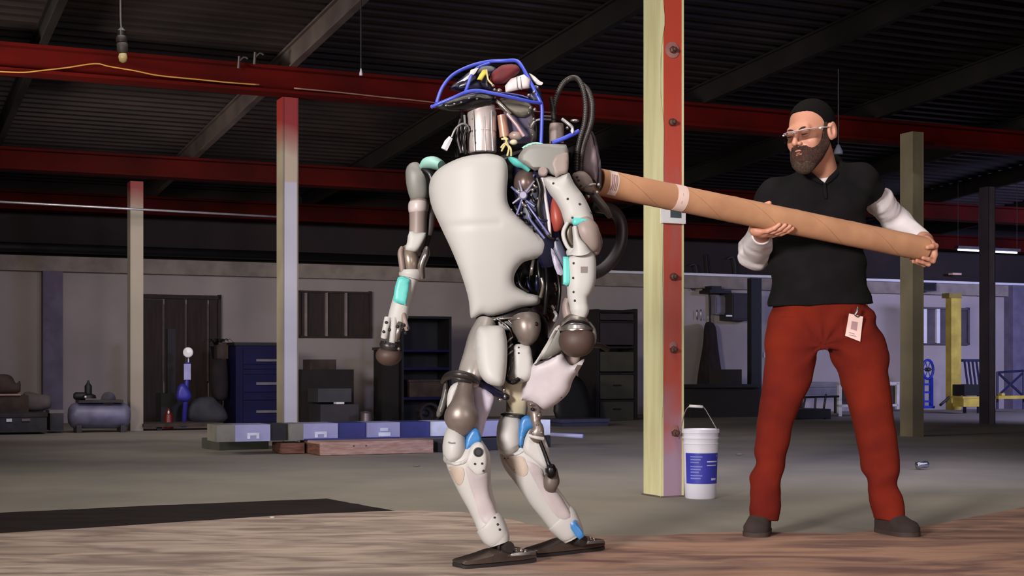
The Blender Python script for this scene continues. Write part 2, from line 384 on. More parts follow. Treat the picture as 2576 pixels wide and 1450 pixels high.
# nearest column: cream side, worn red face
M_redcol = mat('worn_red_paint', (184, 78, 62), 0.45, rgb2=(168, 98, 92), scale=3.2, stretch=(4, 4, 1.0), detail=7, bump=0.12, lo=0.32, hi=0.6)
zmix(M_redcol, (190, 72, 54), 1.6, 2.1, .2, 4)
nt = M_redcol.node_tree; b_ = nt.nodes['Principled BSDF']; src = b_.inputs['Base Color'].links[0].from_socket
g = nt.nodes.new('ShaderNodeNewGeometry'); sp = nt.nodes.new('ShaderNodeSeparateXYZ'); nt.links.new(g.outputs['Position'], sp.inputs[0])
nz = nt.nodes.new('ShaderNodeTexNoise'); nz.inputs['Scale'].default_value = 6; nt.links.new(g.outputs['Position'], nz.inputs['Vector'])
ma = nt.nodes.new('ShaderNodeMath'); ma.operation = 'MULTIPLY_ADD'; ma.inputs[1].default_value = 0.5; nt.links.new(nz.outputs[0], ma.inputs[0]); nt.links.new(sp.outputs[2], ma.inputs[2])
mr = nt.nodes.new('ShaderNodeMapRange'); mr.inputs['From Min'].default_value = 0.85; mr.inputs['From Max'].default_value = 0.45; nt.links.new(ma.outputs[0], mr.inputs['Value'])
mx = nt.nodes.new('ShaderNodeMix'); mx.data_type = 'RGBA'; nt.links.new(mr.outputs[0], mx.inputs['Factor']); nt.links.new(src, mx.inputs['A']); mx.inputs['B'].default_value = lin((158, 132, 152)) + (1,)
nt.links.new(mx.outputs['Result'], b_.inputs['Base Color'])

r1, u1, v1, fl1, fp1 = column(1664, 7.46, 0.134, 0.185, M_redcol, M_cream, None, 'cream and worn red steel column beside the white bucket, nearest column')
# the cream paint laps raggedly over the red face
pts = [(1661, 20), (1670, 20), (1672, 60), (1667, 95), (1662, 150), (1661, 230), (1668, 290), (1670, 330), (1669, 430), (1670, 520), (1668, 600), (1666, 700), (1668, 760), (1667, 900), (1669, 1000), (1665, 1060), (1665, 1250), (1661, 1250)]
def Yface(px, py): return Yv(px, v1) - 0.004
obj('paint_edge', bm_plate(NB(), pts, Yface, 0.006, 0, 25, 30, 2), M_cream, r1)
M_bolt = mat('rusty_bolt', (96, 66, 58), 0.6, 0.4); M_primer = mat('primer_patch', (168, 118, 114), 0.6, rgb2=(150, 96, 92), scale=12)
for (x, y, kind) in ((1691, 126, 1), (1690, 308, 0), (1693, 697, 0), (1693, 880, 2), (1697, 1090, 2)):
    Y = Yv(x, v1); c = PX(x, y, Y - 0.001)
    if kind == 1:
        obj('primer_patch', bm_lathe(NB(), c, -V, [(0.042, 0), (0.042, 0.003), (0.03, 0.004)], 20), M_primer, r1, smooth=True, ang=30)
    if kind == 2: obj('washer', bm_lathe(NB(), c + Vector((0, 0, .02)), -V, [(0.022, 0), (0.022, 0.004), (0.012, 0.005)], 16), M_primer, r1, smooth=True, ang=30)
    obj('bolt', bm_lathe(NB(), c, -V, [(0.02, 0), (0.019, 0.014), (0.011, 0.02), (0.011, 0.034), (0.006, 0.037)], 6 if kind else 10), M_bolt, r1)
bm = NB(); boxuv(bm, u1 - .008, u1 + .142, v1 - .008, v1 + .193, 0, .008); obj('base_plate', bm, mat('base_steel', (110, 100, 96), .7, .3), r1)
c2 = column(711, 12.0, 0.134, 0.185, M_c2r, M_c2l, None, 'pale column with a red painted top behind the blue-grey rack')
c3 = column(328, 15.3, 0.134, 0.185, M_c3, M_c3, None, 'slim grey-cream column far left beside the brown double door')
c4 = column(2296, 14.0, 0.134, 0.185, M_c4, M_c4, None, 'olive grey column behind the bearded man')
c5 = column(2486, 18.0 * .95, 0.11, 0.15, M_c5b, M_c5, None, 'dark mauve column farthest right by the blue trestle')

# thermostat on the column
Yt = Yv(1696, v1)
th = empty('thermostat', PX(1696, 562, Yt), 'white wall thermostat with a grey screen on the red column face', 'thermostat')
sc = Yt / F
def cbox(bm, x0, x1, y0, y1, f0, f1):
    """box parallel to the building, in front of the red face: picture extents, f = distance from the face"""
    Y = Yv((x0 + x1) / 2, v1 - f1); z1 = CH + (HY - y0) / F * Y; z0 = CH + (HY - y1) / F * Y
    return boxuv(bm, u_of(x0, v1 - f1), u_of(x1, v1 - f1), v1 - f1, v1 - f0, z0, z1)
obj('housing', cbox(NB(), 1668, 1725, 522, 562, 0.002, 0.03), M_white, th, bevel=.006)
obj('screen', cbox(NB(), 1687, 1714, 530, 548, 0.0305, 0.033), mat('lcd', (74, 88, 92), .3), th)
obj('button', cbox(NB(), 1716, 1721, 530, 536, 0.0305, 0.034), M_grey, th)

# bucket with blue label
bY = 2445 / (1259 - HY); bc = Vector(((1770 - CX) / F * bY, bY + .12, 0)); k = bc.y / F
bk = empty('bucket', bc, 'white plastic bucket with a blue label beside the red column', 'bucket')
H = k * 174
prof = [(.001, .0), (k * 37, 0), (k * 39, .006), (k * 41, H * .30), (k * 43.5, H * .78), (k * 44.5, H * .785), (k * 44.5, H * .80), (k * 43, H * .805), (k * 43.2, H * .86), (k * 46, H * .865), (k * 46, H * .88), (k * 43.6, H * .885), (k * 43.8, H * .94), (k * 47, H * .945), (k * 47, H), (k * 45, H), (k * 44, H * .96), (.001, H * .96)]
M_buck = mat('bucket_plastic', (238, 236, 248), 0.4, rgb2=(230, 228, 242))
obj('body', bm_lathe(NB(), bc, (0, 0, 1), prof, 40), M_buck, bk, smooth=True, ang=35)
def arcband(bm, c, rf, z0, z1, a0, a1, off, seg=24):
    for i in range(seg):
        A0 = a0 + (a1 - a0) * i / seg; A1 = a0 + (a1 - a0) * (i + 1) / seg
        q = []
        for (a, z) in ((A0, z0), (A1, z0), (A1, z1), (A0, z1)):
            r = rf(z) + off; q.append(c + Vector((math.sin(a) * r, -math.cos(a) * r, z)))
        bm.faces.new([bm.verts.new(p) for p in q])
    bmesh.ops.remove_doubles(bm, verts=bm.verts, dist=1e-5)
    return bm
def rb(z): return k * (41 + 2.5 * (z / H - .30) / .48) if z > H * .3 else k * (39 + 2 * z / (H * .3))
M_lab = mat('blue_label', (62, 66, 186), .5, rgb2=(52, 54, 168))
lb = obj('label', arcband(NB(), bc, rb, H * .22, H * .66, -1.15, 1.25, .0012), M_lab, bk, smooth=True)
M_print = mat('label_print', (140, 146, 226), .5); M_printw = mat('label_print_white', (214, 216, 246), .5)
bm = NB()
for i, zz in enumerate((.60, .56, .52, .46, .42, .38, .33, .29)): arcband(bm, bc, rb, H * zz, H * (zz + .018), -.75, -.02 - .1 * (i % 3), .0022, 8)
obj('small_print', bm, M_print, lb)
for (zz, a, b, h) in ((.53, .25, 1.05, .018), (.48, .25, .95, .012), (.27, .55, .95, .03), (.61, .98, 1.06, .02)): obj('lettering', arcband(NB(), bc, rb, H * zz, H * (zz + h), a, b, .0022, 8), M_printw, lb)
hp = [(1725, 1080), (1708, 1050), (1725, 1022), (1748, 1020), (1768, 1024), (1782, 1048), (1797, 1080)]
tb = NB(); hps = [PX(1738, 1090, bc.y + .02) + Vector((-.06, 0, -.03)), PX(1722, 1040, bc.y + .01), PX(1735, 1023, bc.y), PX(1752, 1021, bc.y), PX(1769, 1024, bc.y), PX(1786, 1050, bc.y), PX(1812, 1096, bc.y)]
obj('handle', bm_tube(tb, hps, .0028, 6, 4), M_steel, bk, smooth=True)
obj('grip', bm_tube(NB(), [PX(1734, 1022, bc.y), PX(1768, 1024, bc.y)], .007, 8, 1), M_white, bk, smooth=True)

# ------------------------------------------------------------------ sheets on the floor
def sheet(name, pts, z0, z1, m, label, cat, wob=0.0):
    rnd = random.Random(3); bm = NB(); P = []
    for i in range(len(pts)):
        a, b = G(*pts[i]), G(*pts[(i + 1) % len(pts)]); n = max(1, int((b - a).length / 0.07))
        for j in range(n):
            p = a.lerp(b, j / n); P.append(p + Vector((rnd.uniform(-wob, wob), rnd.uniform(-wob, wob), 0)))
    t = [bm.verts.new((p.x, p.y, z1)) for p in P]; o = [bm.verts.new((p.x, p.y, z0)) for p in P]
    bm.faces.new(t); bm.faces.new(o[::-1])
    for i in range(len(P)): bm.faces.new((o[i], o[(i + 1) % len(P)], t[(i + 1) % len(P)], t[i]))
    return tag(obj(name, bm, m), label, cat)
sheet('rubber_mat', [(-300, 1318), (0, 1296), (400, 1277), (820, 1260), (1022, 1296), (690, 1307.5), (400, 1327.5), (0, 1352.5), (-300, 1373.5)], 0.001, 0.010, M_rub, 'dark rubber mat lying on the concrete at the left', 'mat', .006)
nt = M_dirt.node_tree; b_ = nt.nodes['Principled BSDF']; src = b_.inputs['Base Color'].links[0].from_socket
for n_ in nt.nodes:
    if n_.bl_idname == 'ShaderNodeTexNoise': n_.inputs['Distortion'].default_value = 0.9
g = nt.nodes.new('ShaderNodeNewGeometry'); sp = nt.nodes.new('ShaderNodeSeparateXYZ'); nt.links.new(g.outputs['Position'], sp.inputs[0])
nz = nt.nodes.new('ShaderNodeTexNoise'); nz.inputs['Scale'].default_value = 1.6; nz.inputs['Detail'].default_value = 6; nt.links.new(g.outputs['Position'], nz.inputs['Vector'])
ma = nt.nodes.new('ShaderNodeMath'); ma.operation = 'MULTIPLY_ADD'; ma.inputs[1].default_value = 2.2; nt.links.new(nz.outputs[0], ma.inputs[0]); nt.links.new(sp.outputs[0], ma.inputs[2])
mr = nt.nodes.new('ShaderNodeMapRange'); mr.inputs['From Min'].default_value = 1.0; mr.inputs['From Max'].default_value = 1.7; nt.links.new(ma.outputs[0], mr.inputs['Value'])
nz2 = nt.nodes.new('ShaderNodeTexNoise'); nz2.inputs['Scale'].default_value = 2.6; nz2.inputs['Detail'].default_value = 7; nz2.inputs['Distortion'].default_value = 1.0
mp2 = nt.nodes.new('ShaderNodeMapping'); mp2.inputs['Scale'].default_value = (0.7, 2.0, 1); nt.links.new(g.outputs['Position'], mp2.inputs[0]); nt.links.new(mp2.outputs[0], nz2.inputs['Vector'])
rp2 = nt.nodes.new('ShaderNodeValToRGB'); rp2.color_ramp.elements[0].position = .38; rp2.color_ramp.elements[0].color = lin((112, 80, 72)) + (1,); rp2.color_ramp.elements[1].position = .62; rp2.color_ramp.elements[1].color = lin((172, 132, 110)) + (1,)
nt.links.new(nz2.outputs[0], rp2.inputs[0])
mx = nt.nodes.new('ShaderNodeMix'); mx.data_type = 'RGBA'; nt.links.new(mr.outputs[0], mx.inputs['Factor']); nt.links.new(src, mx.inputs['A']); nt.links.new(rp2.outputs[0], mx.inputs['B'])
nt.links.new(mx.outputs['Result'], b_.inputs['Base Color'])
sheet('ground_sheet', [(-300, 1372), (0, 1351), (400, 1326), (690, 1306), (1040, 1291), (1160, 1296), (1290, 1318), (1400, 1342), (1500, 1358), (1640, 1358), (1760, 1350), (1900, 1346), (2100, 1352), (2320, 1334), (2450, 1308), (2576, 1284), (2800, 1245), (3300, 1640), (-500, 1640)], 0.002, 0.014, M_dirt, 'large dusty brown board sheet in the foreground under the robot and the man', 'board', .008)

# yellow rope hanging along the near red beam, pendant lamp, little ceiling things
vb = VR[1] - 0.11
def onbeam(px, py): return PX(px, py, Yv(px, vb))
M_rope = mat('yellow_rope', (205, 150, 70), .7)
tag(obj('rope', bm_tube(NB(), [onbeam(*p) for p in ((-60, 176), (0, 180), (60, 182), (100, 178), (170, 170), (240, 160), (275, 167), (340, 178), (400, 190), (500, 200), (580, 208), (652, 213))], .006, 6, 4), M_rope, smooth=True), 'yellow rope sagging along the near red beam', 'rope')
tag(obj('cable', bm_tube(NB(), [onbeam(*p) for p in ((740, 222), (850, 232), (960, 244), (1060, 254), (1180, 268), (1400, 284))], .006, 6, 4), mat('tan_cable', (150, 110, 90), .7), smooth=True), 'tan cable running along the red beam toward the robot', 'cable')
pl = empty('pendant_lamp', PX(305, 158, 9.0), 'hanging cord with a bare yellowish bulb in front of the red beam', 'lamp')
obj('cord', bm_tube(NB(), [PX(303, -60, 9.0), PX(303, 20, 9), PX(304, 60, 9), PX(306, 75, 9)], .006, 6, 3), M_grey, pl, smooth=True)
obj('clamp', bm_lathe(NB(), PX(306, 70, 9), (0, 0, -1), [(.01, 0), (.03, .02), (.026, .05), (.034, .06), (.034, .09), (.02, .1)], 12), M_dark, pl, smooth=True, ang=40)
obj('shroud', bm_lathe(NB(), PX(307, 102, 9), (0.05, 0, -1), [(.018, 0), (.034, .02), (.034, .06), (.02, .09)], 12), mat('smoky_shroud', (70, 62, 58), .5), pl, smooth=True, ang=40)
obj('bulb', bm_lathe(NB(), PX(309, 128, 9), (0, 0, -1), [(.01, 0), (.022, .01), (.028, .04), (.022, .065), (.006, .075)], 12), mat('bulb_glass', (222, 196, 140), .3), pl, smooth=True)
def hung_shade(px, py, Y, r, h, m1, m2, label):
    e = empty('hanging_shade', PX(px, py, Y), label, 'lamp')
    obj('shade', bm_lathe(NB(), PX(px, py, Y) + Vector((0, 0, h)), (0, 0, -1), [(r * .3, 0), (r, h * .7), (r, h)], 14), m1, e, smooth=True, ang=40)
    obj('cord', bm_tube(NB(), [PX(px, py, Y) + Vector((0, 0, h)), PX(px, py, Y) + Vector((0, 0, h + .6))], .006, 6, 1), M_dark, e)
    return e
hung_shade(908, 190, 10.2, .011, .05, M_white, None, 'tiny white pull weight hanging from the ceiling above the rack')
hung_shade(2109, 388, 11.5, .035, .075, mat('grey_shade', (130, 134, 134), .5), None, 'small grey lamp shade seen behind the bearded man\'s neck')  # added piece standing in for a bright reflection
# fittings on the beam (grey clamp brackets)
for (x, y, lb_) in ((600, 150, 'grey pipe bracket with an upright prong above the red beam'), (640, 140, 'pale bent clamp on the roof joist above the red beam')):
    e = empty('bracket', onbeam(x, y + 20), lb_, 'bracket')
    obj('arm', bm_tube(NB(), [onbeam(x, y + 22), onbeam(x + 2, y - 8)], .012, 6, 1), M_joist2, e)
    obj('hook', bm_tube(NB(), [onbeam(x + 2, y + 4), onbeam(x + 14, y - 6), onbeam(x + 24, y - 2)], .009, 6, 3), M_joist2, e, smooth=True)
# long pipe near the rear wall on the left, pale metal
bm = NB(); pz = lambda px, py, v: PX(px, py, Yv(px, v))
tag(obj('pipe', bm_tube(bm, [pz(-200, 497, 15.0), pz(700, 546, 15.0)], .012, 8, 1), mat('galvanised', (190, 190, 196), .3, .6), ceiling, smooth=True), 'thin pale pipe')
# fluorescent lamps, far right
M_tube = mat('lit_tube', (226, 228, 255), .5, emit=2.2)
for i, (x0, x1, y) in enumerate(((2410, 2462, 630), (2498, 2558, 635), )):
    v = 14.8; Y = Yv((x0 + x1) / 2, v)
    e = empty('strip_light', PX((x0 + x1) / 2, y, Y), ('lit fluorescent strip left of the dark mauve column', 'lit fluorescent strip right of the dark mauve column')[i], 'lamp')
    zc = PX(0, y, Y).z; a0, a1 = u_of(x0, v), u_of(x1, v)
    bm = NB(); boxuv(bm, a0 - .03, a1 + .03, v - .04, v + .04, zc + .014, zc + .05); obj('housing', bm, M_dark, e)
    obj('tube', bm_tube(NB(), [uv(a0, v, zc), uv(a1, v, zc)], .012, 8, 1), M_tube, e, smooth=True)
    for a in (a0, a1):
        bm = NB(); bm_tube(bm, [uv(a, v, zc + .05), uv(a, v, zt(v, .42))], .004, 6, 1); obj('hanger', bm, M_dark, e)
# ================================================================== THINGS ALONG THE HALL
def vb_(px, pyb):
    """building depth v of a floor point seen at (px,pyb)"""
    return G(px, pyb).dot(V)
def fbox(bm, x0, x1, y0, y1, v0, dv):
    """box square to the building; front face at v0 spans picture columns x0..x1, rows y0..y1 (read at its middle)"""
    Y = Yv((x0 + x1) / 2, v0); z1 = CH + (HY - y0) / F * Y; z0 = CH + (HY - y1) / F * Y
    return boxuv(bm, u_of(x0, v0), u_of(x1, v0), v0, v0 + dv, max(z0, 0.0), z1)
def at(px, py, v): return PX(px, py, Yv(px, v))
def ground(px, v): p = at(px, 900, v); return Vector((p.x, p.y, 0))

# pallet + long rack on it
vp = vb_(950, 1148)
pal = empty('pallet', ground(900, vp), 'low wooden pallet carrying the long blue-grey rack', 'pallet')
def tilted(bm, p0, p1, h, d, zb):
    """box whose front lower edge runs p0->p1 on the ground at height zb"""
    p0 = Vector(p0); p1 = Vector(p1); ax = (p1 - p0); L = ax.length; ax.normalize(); ay = Vector((-ax.y, ax.x, 0))
    return bm_box(bm, (p0 + p1) / 2 + ay * d / 2 + Vector((0, 0, zb + h / 2)), L, d, h, ax, ay, Vector((0, 0, 1)))
A = G(806, 1148); B = A + U * .915; ax = U.copy(); ay = Vector((-ax.y, ax.x, 0))
obj('front_board', tilted(NB(), A, B, .088, .022, .004), M_wood, pal, bevel=.002)
for i in range(3):
    q = A.lerp(B, (0.02, .5, .98)[i]); bm = NB(); bm_box(bm, q + ay * .29 + Vector((0, 0, .044)), .04, .52, .08, ax, ay, Vector((0, 0, 1))); obj('stringer', bm, M_wood2, pal)
for i in range(4):
    q = (A + B) / 2 + ay * (.065 + .14 * i); bm = NB(); bm_box(bm, q + Vector((0, 0, .0945)), (B - A).length, .12, .018, ax, ay, Vector((0, 0, 1))); obj('deck_board', bm, M_wood, pal)
bm = NB(); bm_box(bm, A + ay * .46 - ax * .12 + Vector((0, 0, .045)), .18, .28, .08, ax, ay, Vector((0, 0, 1)))
tag(obj('timber_block', bm, M_wood2, None, bevel=.004), 'dark reddish timber packing block at the left end of the pallet', 'block')
for x in (890, 921):
    p = at(x, 1122, A.dot(V)); t = (p.x - A.x) / (B.x - A.x); q = A.lerp(B, t)
    obj('nail_mark', bm_lathe(NB(), Vector((q.x, q.y, .07)), -ay, [(.008, 0), (.008, .002), (.003, .003)], 8), M_wood2, pal)
z0r = .1045
ra, rb2 = G(545, 1106, z0r), G(1385, 1091, z0r)
ra = PX(545, 0, 10.98); rb2 = PX(1388, 0, 12.15); ra.z = rb2.z = 0
rx = (rb2 - ra).normalized(); ry = Vector((-rx.y, rx.x, 0)); L = (rb2 - ra).length
rk = empty('metal_rack', (ra + rb2) / 2 + Vector((0, 0, z0r)), 'long low blue-grey metal rack with recessed bays lying on the pallet', 'rack')
M_rack = mat('rack_lilac', (158, 158, 196), .45, rgb2=(146, 146, 184)); M_rackd = mat('rack_blue_bay', (44, 50, 118), .5); M_rackg = mat('rack_grey_end', (124, 122, 112), .6); M_rackw = mat('rack_bright', (226, 232, 250), .35)
def rseg(name, x0, x1, m, inset=0.0, h=.128, d=.32, zb=0.0):
    Yc = 11.7; t = lambda x: _t(x)
    a = ra + rx * (L * t(x0)); b = ra + rx * (L * t(x1)); c = (a + b) / 2 + ry * (d / 2 + inset) + Vector((0, 0, z0r + zb + h / 2))
    return obj(name, bm_box(NB(), c, (b - a).length, d, h, rx, ry, Vector((0, 0, 1))), m, rk, bevel=.003)
def _t(x):
    k = (x - CX) / F; return (k * ra.y - ra.x) / L / (rx.x - k * rx.y)
rseg('end_cap', 545, 592, M_rackg); rseg('panel', 592, 680, M_rack); rseg('bay', 680, 728, M_black, .04); rseg('spacer', 728, 764, M_rackg, .01)
rseg('panel', 764, 850, M_rack); rseg('bay', 850, 925, M_rackd, .03); rseg('panel', 925, 1006, M_rack); rseg('bay', 1006, 1086, M_rackd, .03); rseg('bright_panel', 1086, 1128, M_rackw)
rseg('panel', 1128, 1345, M_rack); rseg('bright_panel', 1345, 1384, M_rackw)
rseg('lip', 850, 925, M_rackd, .002, .012, .03, .0); rseg('lip', 1006, 1086, M_rackd, .002, .012, .03, .0); rseg('rail', 764, 1128, M_rackd, -.012, .012, .0119, .0)
def rmark(x0, x1, z0, z1):
    a = ra + rx * (L * _t(x0)); b = ra + rx * (L * _t(x1)); return ((a + b) / 2 - ry * .003 + Vector((0, 0, z0r + (z0 + z1) / 2)), (b - a).length, z1 - z0)
for x, kind in ((622, 0), (792, 0), (952, 1)):
    bm = NB()
    for (a, b, c, d) in (((0, 30, .045, .065), (0, 7, .02, .045), (23, 30, .02, .045)) if kind == 0 else ((4, 24, .06, .085), (0, 30, .02, .05))):
        c_, l_, h_ = rmark(x + a, x + b, c, d); bm_box(bm, c_, l_, .004, h_, rx, ry, Vector((0, 0, 1)))
    obj('white_decal', bm, M_rackw, rk)
bb = PX(1387, 1094, 12.1); bb2 = PX(1466, 1098, 11.9)
tag(obj('metal_bar', bm_tube(NB(), [bb, bb2], .018, 8, 1), M_rack, smooth=True), 'pale blue flat bar sticking out past the right end of the rack', 'bar')
bm = NB(); tilted(bm, G(552, 1134), G(676, 1130), .085, .4, .002); tag(obj('crate', bm, mat('green_grey', (66, 68, 60), .8), None, bevel=.004), 'low green-grey crate under the left end of the rack', 'crate')
bm = NB(); tilted(bm, G(1130, 1140), G(1385, 1125), .09, .3, .002); tag(obj('crate', bm, mat('dark_slate', (48, 48, 58), .8), None, bevel=.004), 'low dark crate under the right end of the rack behind the robot', 'crate')

# left-hand machinery
vj = 15.2
comp = empty('compressor', ground(250, vj), 'grey air compressor with a lying tank beside the slim far left column', 'compressor')
M_tank = mat('tank_grey', (120, 118, 140), .45, .2, rgb2=(92, 90, 112)); kk = Yv(250, vj) / F
a = at(170, 1046, vj + .2); b = at(328, 1046, vj + .2); axx = (b - a).normalized(); LL = (b - a).length; R_ = kk * 33
obj('tank', bm_lathe(NB(), a, axx, [(.001, 0), (R_ * .6, .01), (R_ * .9, .04), (R_, .08), (R_, LL - .08), (R_ * .9, LL - .04), (R_ * .6, LL - .01), (.001, LL)], 20), M_tank, comp, smooth=True, ang=40)
for x in (195, 305):
    p = at(x, 1046, vj + .2); bm = NB(); bm_box(bm, Vector((p.x, p.y, (p.z - R_) / 2 + .02)), .05, .24, max(.03, p.z - R_ + .04), U, V, Vector((0, 0, 1))); obj('foot', bm, M_dark, comp)
p = at(250, 1010, vj + .2); bm = NB(); bm_box(bm, p + Vector((0, 0, .0)), kk * 110, .24, kk * 7, U, V, Vector((0, 0, 1))); obj('saddle', bm, M_dark, comp)
obj('pump', bm_lathe(NB(), at(222, 1003, vj + .2), (0, 0, 1), [(kk * 20, 0), (kk * 18, kk * 8), (kk * 9, kk * 12), (kk * 9, kk * 32), (kk * 4, kk * 38), (kk * 2, kk * 46)], 12), M_black, comp, smooth=True, ang=40)
obj('motor', bm_lathe(NB(), at(185, 997, vj + .2), axx, [(kk * 6, 0), (kk * 10, .02), (kk * 10, kk * 28), (kk * 6, kk * 30)], 12), M_black, comp, smooth=True, ang=40)
obj('gauge', bm_ell(NB(), at(215, 999, vj + .02), .012, .008, .012, seg=10), M_white, comp, smooth=True)
obj('flywheel', bm_lathe(NB(), at(272, 1004, vj + .15), -V, [(kk * 5, 0), (kk * 18, .01), (kk * 18, .03), (kk * 5, .04)], 16), M_dark, comp, smooth=True, ang=40)
def thing(name, cat, label, parts, loc):
    e = empty(name, loc, label, cat)
    for nm, bm, m in parts: obj(nm, bm, m, e, bevel=.006 if nm not in ('tube', 'wheel', 'handle', 'rung', 'slat', 'cord') else 0)
    return e
thing('toolbox', 'toolbox', 'low dark toolbox with bright latches at the far left floor', [('body', fbox(NB(), -30, 118, 1050, 1088, vj, .5), M_junk2), ('lid', fbox(NB(), -32, 120, 1040, 1050, vj - .01, .52), M_dark), ('latch', fbox(NB(), 16, 30, 1054, 1062, vj - .015, .012), M_white), ('latch', fbox(NB(), 55, 76, 1054, 1060, vj - .015, .012), M_grey)], ground(44, vj))
thing('carton', 'box', 'brown cardboard carton stacked on the far left toolbox', [('body', fbox(NB(), -30, 72, 996, 1040, vj + .05, .4), M_junk), ('flap', fbox(NB(), -32, 52, 992, 996, vj + .03, .42), M_wood)], at(20, 1040, vj + .05))
def sack(name, pts, v, d, m, label, cat, bulge=.06):
    return tag(obj(name, bm_plate(NB(), pts, lambda x, y: Yv(x, v), d, bulge, 20, 9, 3), m, None, smooth=True, ang=60), label, cat)
sack('tarp', [(-20, 990), (-25, 955), (0, 942), (28, 946), (40, 965), (50, 958), (52, 975), (44, 990)], vj + .15, .25, M_junk, 'crumpled brown tarp on top of the far left carton', 'tarp')
sack('cushion', [(60, 1020), (58, 992), (72, 986), (98, 992), (125, 998), (128, 1025), (100, 1035), (66, 1035)], vj + .6, .2, mat('taupe_cloth', (104, 96, 92), .9), 'taupe bundle slumped behind the far left carton', 'bundle')
thing('tool_case', 'case', 'dark flat case between the carton and the compressor', [('body', fbox(NB(), 126, 160, 1040, 1084, vj + .15, .3), M_junk2), ('lid', fbox(NB(), 124, 162, 1032, 1040, vj + .15, .3), M_grey)], ground(143, vj + .15))
# stand with round gauge
vg = 16.3
gs = empty('pump_stand', ground(468, vg), 'blue hand pump stand with a bright round gauge before the brown door', 'pump'); kg = Yv(470, vg) / F
M_bl3 = mat('stand_blue', (66, 62, 170), .4)
obj('column_tube', bm_tube(NB(), [ground(462, vg) + Vector((0, 0, .0)), at(470, 960, vg), at(473, 912, vg)], .028, 10, 1), M_bl3, gs, smooth=True)
obj('label_plate', fbox(NB(), 463, 480, 916, 956, vg - .05, .02), mat('plate_lilac', (176, 176, 226), .4), gs)
obj('shoe', bm_plate(NB(), [(445, 1005), (448, 975), (462, 965), (478, 985), (482, 1000), (470, 1010)], lambda x, y: Yv(x, vg) - .04, .06, .03, 10, 6), M_bl3, gs, smooth=True)
obj('gauge', bm_lathe(NB(), at(474, 887, vg - .03), (0, -1, 0), [(.001, 0), (kg * 12, 0), (kg * 13, .02), (kg * 11, .03), (kg * 4, .034), (.001, .036)], 24), mat('gauge_white', (250, 250, 255), .25), gs, smooth=True, ang=40)
obj('stem', bm_tube(NB(), [at(474, 899, vg - .01), at(474, 915, vg - .01)], .008, 6, 1), M_white, gs)
thing('cylinder_rack', 'rack', 'dark upright post rack left of the round gauge', [('post', fbox(NB(), 422, 442, 828, 990, vg + .4, .12), M_black), ('foot', fbox(NB(), 405, 462, 990, 1062, vg + .35, .3), M_black)], ground(430, vg + .4))
fe = empty('fire_extinguisher', ground(424, vg - .25), 'small dark red extinguisher standing on the floor left of the pump stand', 'extinguisher'); ke = Yv(424, vg - .25) / F
bm = bm_lathe(NB(), ground(424, vg - .25), (0, 0, 1), [(.001, 0), (ke * 12, 0), (ke * 12, ke * 34), (ke * 6, ke * 42), (ke * 3, ke * 50)], 14); obj('tank', bm, mat('dark_red', (110, 28, 20), .4), fe, smooth=True, ang=40)
obj('gauge', bm_ell(NB(), at(424, 1038, vg - .31), .012, .006, .02, seg=8), M_white, fe, smooth=True)
thing('platform_truck', 'cart', 'low flat cart deck on castors under the door clutter', [('deck', fbox(NB(), 362, 560, 1066, 1074, 15.5, .4), M_junk), ('wheel', bm_lathe(NB(), at(400, 1079, 15.6), -V, [(.03, 0), (.03, .03)], 12), M_black), ('wheel', bm_lathe(NB(), at(535, 1077, 15.6), -V, [(.03, 0), (.03, .03)], 12), M_black)], ground(460, 15.5))
sack('bundle', [(476, 1060), (474, 1020), (492, 1004), (530, 998), (548, 1012), (566, 1030), (566, 1060)], 16.4, .3, M_junk2, 'dark grey wrapped bundle right of the pump stand', 'bundle')
sack('cloth_heap', [(534, 1000), (532, 920), (545, 905), (562, 904), (570, 912), (572, 1000)], 16.9, .2, mat('dark_brown_heap', (38, 30, 32), .9), 'dark brown coat heap left of the blue tool cabinet', 'clothing')
thing('carton', 'box', 'brown carton perched above the coat heap beside the blue cabinet', [('body', fbox(NB(), 546, 574, 868, 903, 17.0, .14), M_junk), ('flap', fbox(NB(), 550, 571, 862, 868, 17.0, .02), M_junk)], at(575, 903, 17.0))
e = empty('potted_plant', at(545, 905, 17.5), 'small dark plant with drooping leaves on the clutter by the door', 'plant')
obj('pot', bm_lathe(NB(), at(545, 903, 17.5), (0, 0, 1), [(.05, 0), (.075, .14), (.08, .15), (.06, .15)], 14), M_black, e, smooth=True, ang=40)
M_leaf = mat('dark_leaf', (44, 50, 36), .6)
for i in range(12):
    an = i * 2.4; c = at(545, 880, 17.5); d = Vector((math.cos(an), math.sin(an), 0)); l = .1 + .05 * (i % 3)
    bm = NB(); pr = [(0, 0, .004), (.4, .10, .018), (.8, .13, .016), (1.0, .09, .003)]
    side = d.cross(Vector((0, 0, 1)))
    rr = [[c + d * (l * t) + Vector((0, 0, h)) + side * (w_ * s_) + Vector((0, 0, .003 * q)) for s_, q in ((-1, 0), (0, 1), (1, 0), (0, -1))] for t, h, w_ in pr]
    obj('leaf', bm_rings(bm, rr), M_leaf, e, smooth=True)
